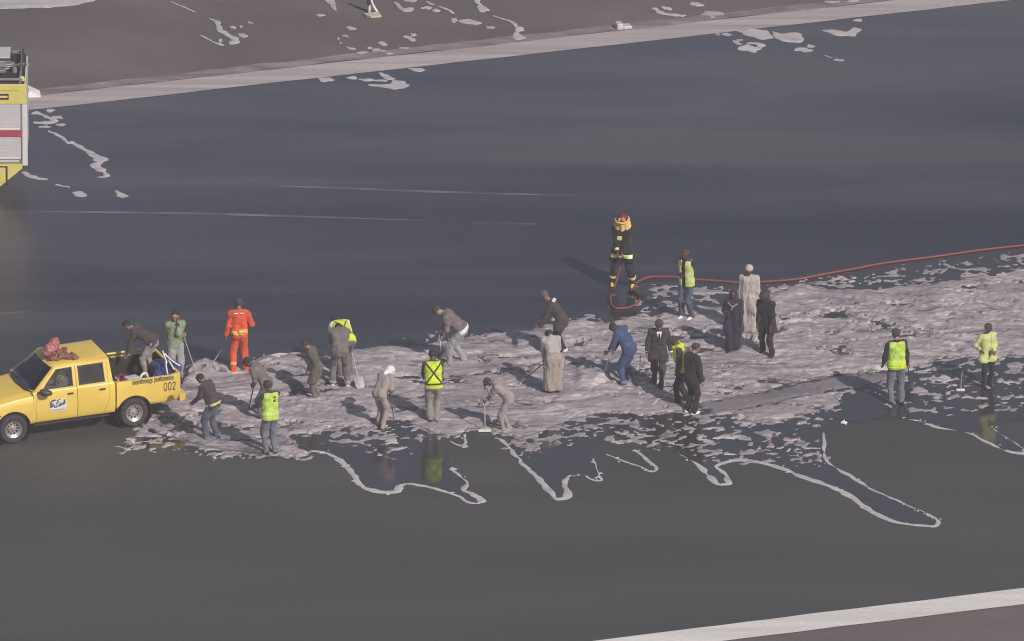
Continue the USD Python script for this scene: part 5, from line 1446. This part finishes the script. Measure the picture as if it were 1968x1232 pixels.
person(1312, 777, 95, 'man in a lime vest and scarf partly behind the worker in black', 'charcoal', 'black_c', H=1.76, bend=14, feet=((-.08, .16), (.10, -.08)), hands=(.14, .02), tool=dict(kind='shovel', tip=(1251, 786), top=(1306, 737), dy=-.10, label='shovel with a white blade held by the man in the lime scarf', r=.014, mat='wood_dark', blade='white'), head=(22, 0), vest=dict(mat='lime_b', strip='lime'), hair='short', hair_mat='hair_b', skin='skin_d', extras=scarf)


def pocket(c):
    C, Rc = c['C'], c['Rc']
    obj('sleeve_badge', c['sc'](hull(c['arms'][0][1] + np.array([-.05, -.05, .06]) + ICO * .025)), M['white_c'], c['jk'], smooth=True)


person(1330, 795, 312, 'man in a black jacket with one white shoe facing away', 'black_c', 'black_c', H=1.74, bend=6, coat=.04, feet=((-.12, .0), (.10, .0)), hands=((-.16, .22, .95), (.26, .08, .88)), head=(20, -12), skin='skin_l', hair='short', hair_mat='hair_b', shoes='white_c', sleeve='white_c', fat=1.08, extras=pocket)


def fire_bits(c):
    P, C, Rc = c['P'], c['C'], c['Rc']
    sc = c['sc']
    # hem band of the turnout coat
    g_ = c['f'].clone(.010)
    g_.F = np.maximum(g_.F, np.maximum(np.abs(g_.P[..., 2] - np.float32(P[2] - .13)) - .045, np.abs(g_.P[..., 0]) - .26))
    obj('reflective_band', sc(g_.mesh()), M['reflect_y'], c['jk'], smooth=True)
    for i, (S, E, Wr, ax, g) in enumerate(c['arms']):
        d = (Wr - E) / np.linalg.norm(Wr - E)
        c_ = [(E + (Wr - E) * .6, E + (Wr - E) * .85, .064, .062)]
        obj('cuff_band', sc(Field(c_, .012).add(c_).cut(d, E + (Wr - E) * .85).cut(-d, E + (Wr - E) * .6).mesh()), M['reflect_y' if i else 'white_c'], c['jk'], smooth=True)
    m = hull(np.vstack([C + Rc @ np.array([x, .118, z]) + ICO * .018 for x in (.02, .10) for z in (-.10, -.17)]))
    obj('chest_badge', sc(m), M['reflect_y'], c['jk'], smooth=40)
    for zz in (.06, -.06):
        obj('buckle', sc(hull(C + Rc @ np.array([.13, .10, zz]) + ICO * .016)), M['steel'], c['jk'], smooth=True)


person(1196, 549, 172, 'firefighter in black turnout gear and red helmet holding the red hose', 'fire', 'fire', H=1.82, bend=4, coat=.17, feet=((-.24, .04), (.22, .0)), hip=(0, 0, -.02), hands=((-.04, .27, .92), (.06, .29, .80)), head=(8, 0), skin='skin_m', hair=None, hat=('helmet', 'red_dark'), bands='reflect_y', fat=1.18, shoes='helmet_y', extras=fire_bits, group='people standing on the runway')

person(1321, 613, 145, 'worker in an open lime vest and jeans leaning on a pale pole', 'black_c', 'jeans', H=1.78, bend=3, feet=((-.10, .02), (.11, .06)), hands=(.30, (.04, .20, 1.12)), tool=dict(kind='pole', tip=(1305, 591), top=(1309, 498), dy=-.22, label='pale pole of the worker in the open lime vest', r=.015), head=(10, 10), skin='skin_d', hair='short', hair_mat='hair_r',
       vest=dict(mat='lime_pale', strip='lime', hoops=(.04,), open=.05), shoes='white_c')


def clasp(c):
    Nk, C, Rc = c['Nk'], c['C'], c['Rc']
    obj('scarf_ends', c['sc'](cat(bone(C + Rc @ np.array([-.10, .12, .02]), C + Rc @ np.array([.0, .15, -.06]), .025, .02), bone(C + Rc @ np.array([.12, .10, .05]), C + Rc @ np.array([.0, .15, -.06]), .025, .02), bone(C + Rc @ np.array([.0, .15, -.06]), C + Rc @ np.array([.04, .16, -.14]), .02, .015))), M['pinkbeige'], c['jk'], smooth=40)
    A = c['legs'][0][2]
    obj('boot_band', c['sc'](bone(A + np.array([-.03, .06, .015]), A + np.array([.05, .09, .02]), .03, .03)), M['pink'], c['root'], smooth=True)


person(1410, 676, 170, 'person in a long navy coat and dark plum head scarf with pale scarf ends', 'navy', 'navy', H=1.58, bend=4, coat=.2, robe=True, feet=((-.10, .0), (.11, .02)), hands=((-.22, .12, .80), (.12, .24, 1.12)), head=(4, 0), skin='skin_d', hair=None, hat=('scarf', 'plum'), fat=1.12, extras=clasp)

person(1440, 645, 165, 'person in a long off white robe and pale cap standing on the foam', 'robe', 'robe', H=1.78, bend=2, robe=True, coat=.2, feet=((-.09, .0), (.09, .0)), hands=((-.20, .08, .86), (.20, .06, .84)), head=(8, 0), skin='skin_d', hair=None, hat=('skullcap', 'robe'))

person(1473, 684, 150, 'person in a black jacket and trousers with bushy dark hair', 'black_c', 'black_c', H=1.66, bend=8, coat=.14, feet=((-.18, .10), (.16, -.10)), hands=((-.20, .16, .80), (.16, .18, .86)), head=(24, 0), skin='skin_d', hair='fuzzy', hair_mat='hair_b', fat=1.10, sleeve=None)

person(1722, 776, 12, 'worker in a sheer lime vest and brown cap seen from behind, jeans', 'black_c', 'jeans_l', H=1.84, bend=2, feet=((-.12, .0), (.12, -.02)), hands=((-.25, .16, .92), .12), tool=dict(kind='shovel', tip=(1748, 748), top=(1745, 700), dy=.10, label='short shovel of the worker in the brown cap', r=.014, mat='wood_dark'), head=(6, 8), skin='skin_l', hair='short', hair_mat='hair_b', hat=('cap', 'brown_j'),
       vest=dict(mat='lime', strip='lime_b', hoops=(-.02, .03)), fat=1.04)

person(1896, 744, 205, 'worker in a pale lime jacket over black clothes at the right end of the foam', 'lime_pale', 'black_c', H=1.60, bend=3, coat=.10, feet=((-.10, .0), (.09, .03)), hands=((-.08, .25, 1.05), (.30, .22, 1.12)), head=(8, -12), skin='skin_m', hair='short', hat=('cap', 'brown_j'), vest=dict(mat='lime_pale', strip='charcoal', open=.035))
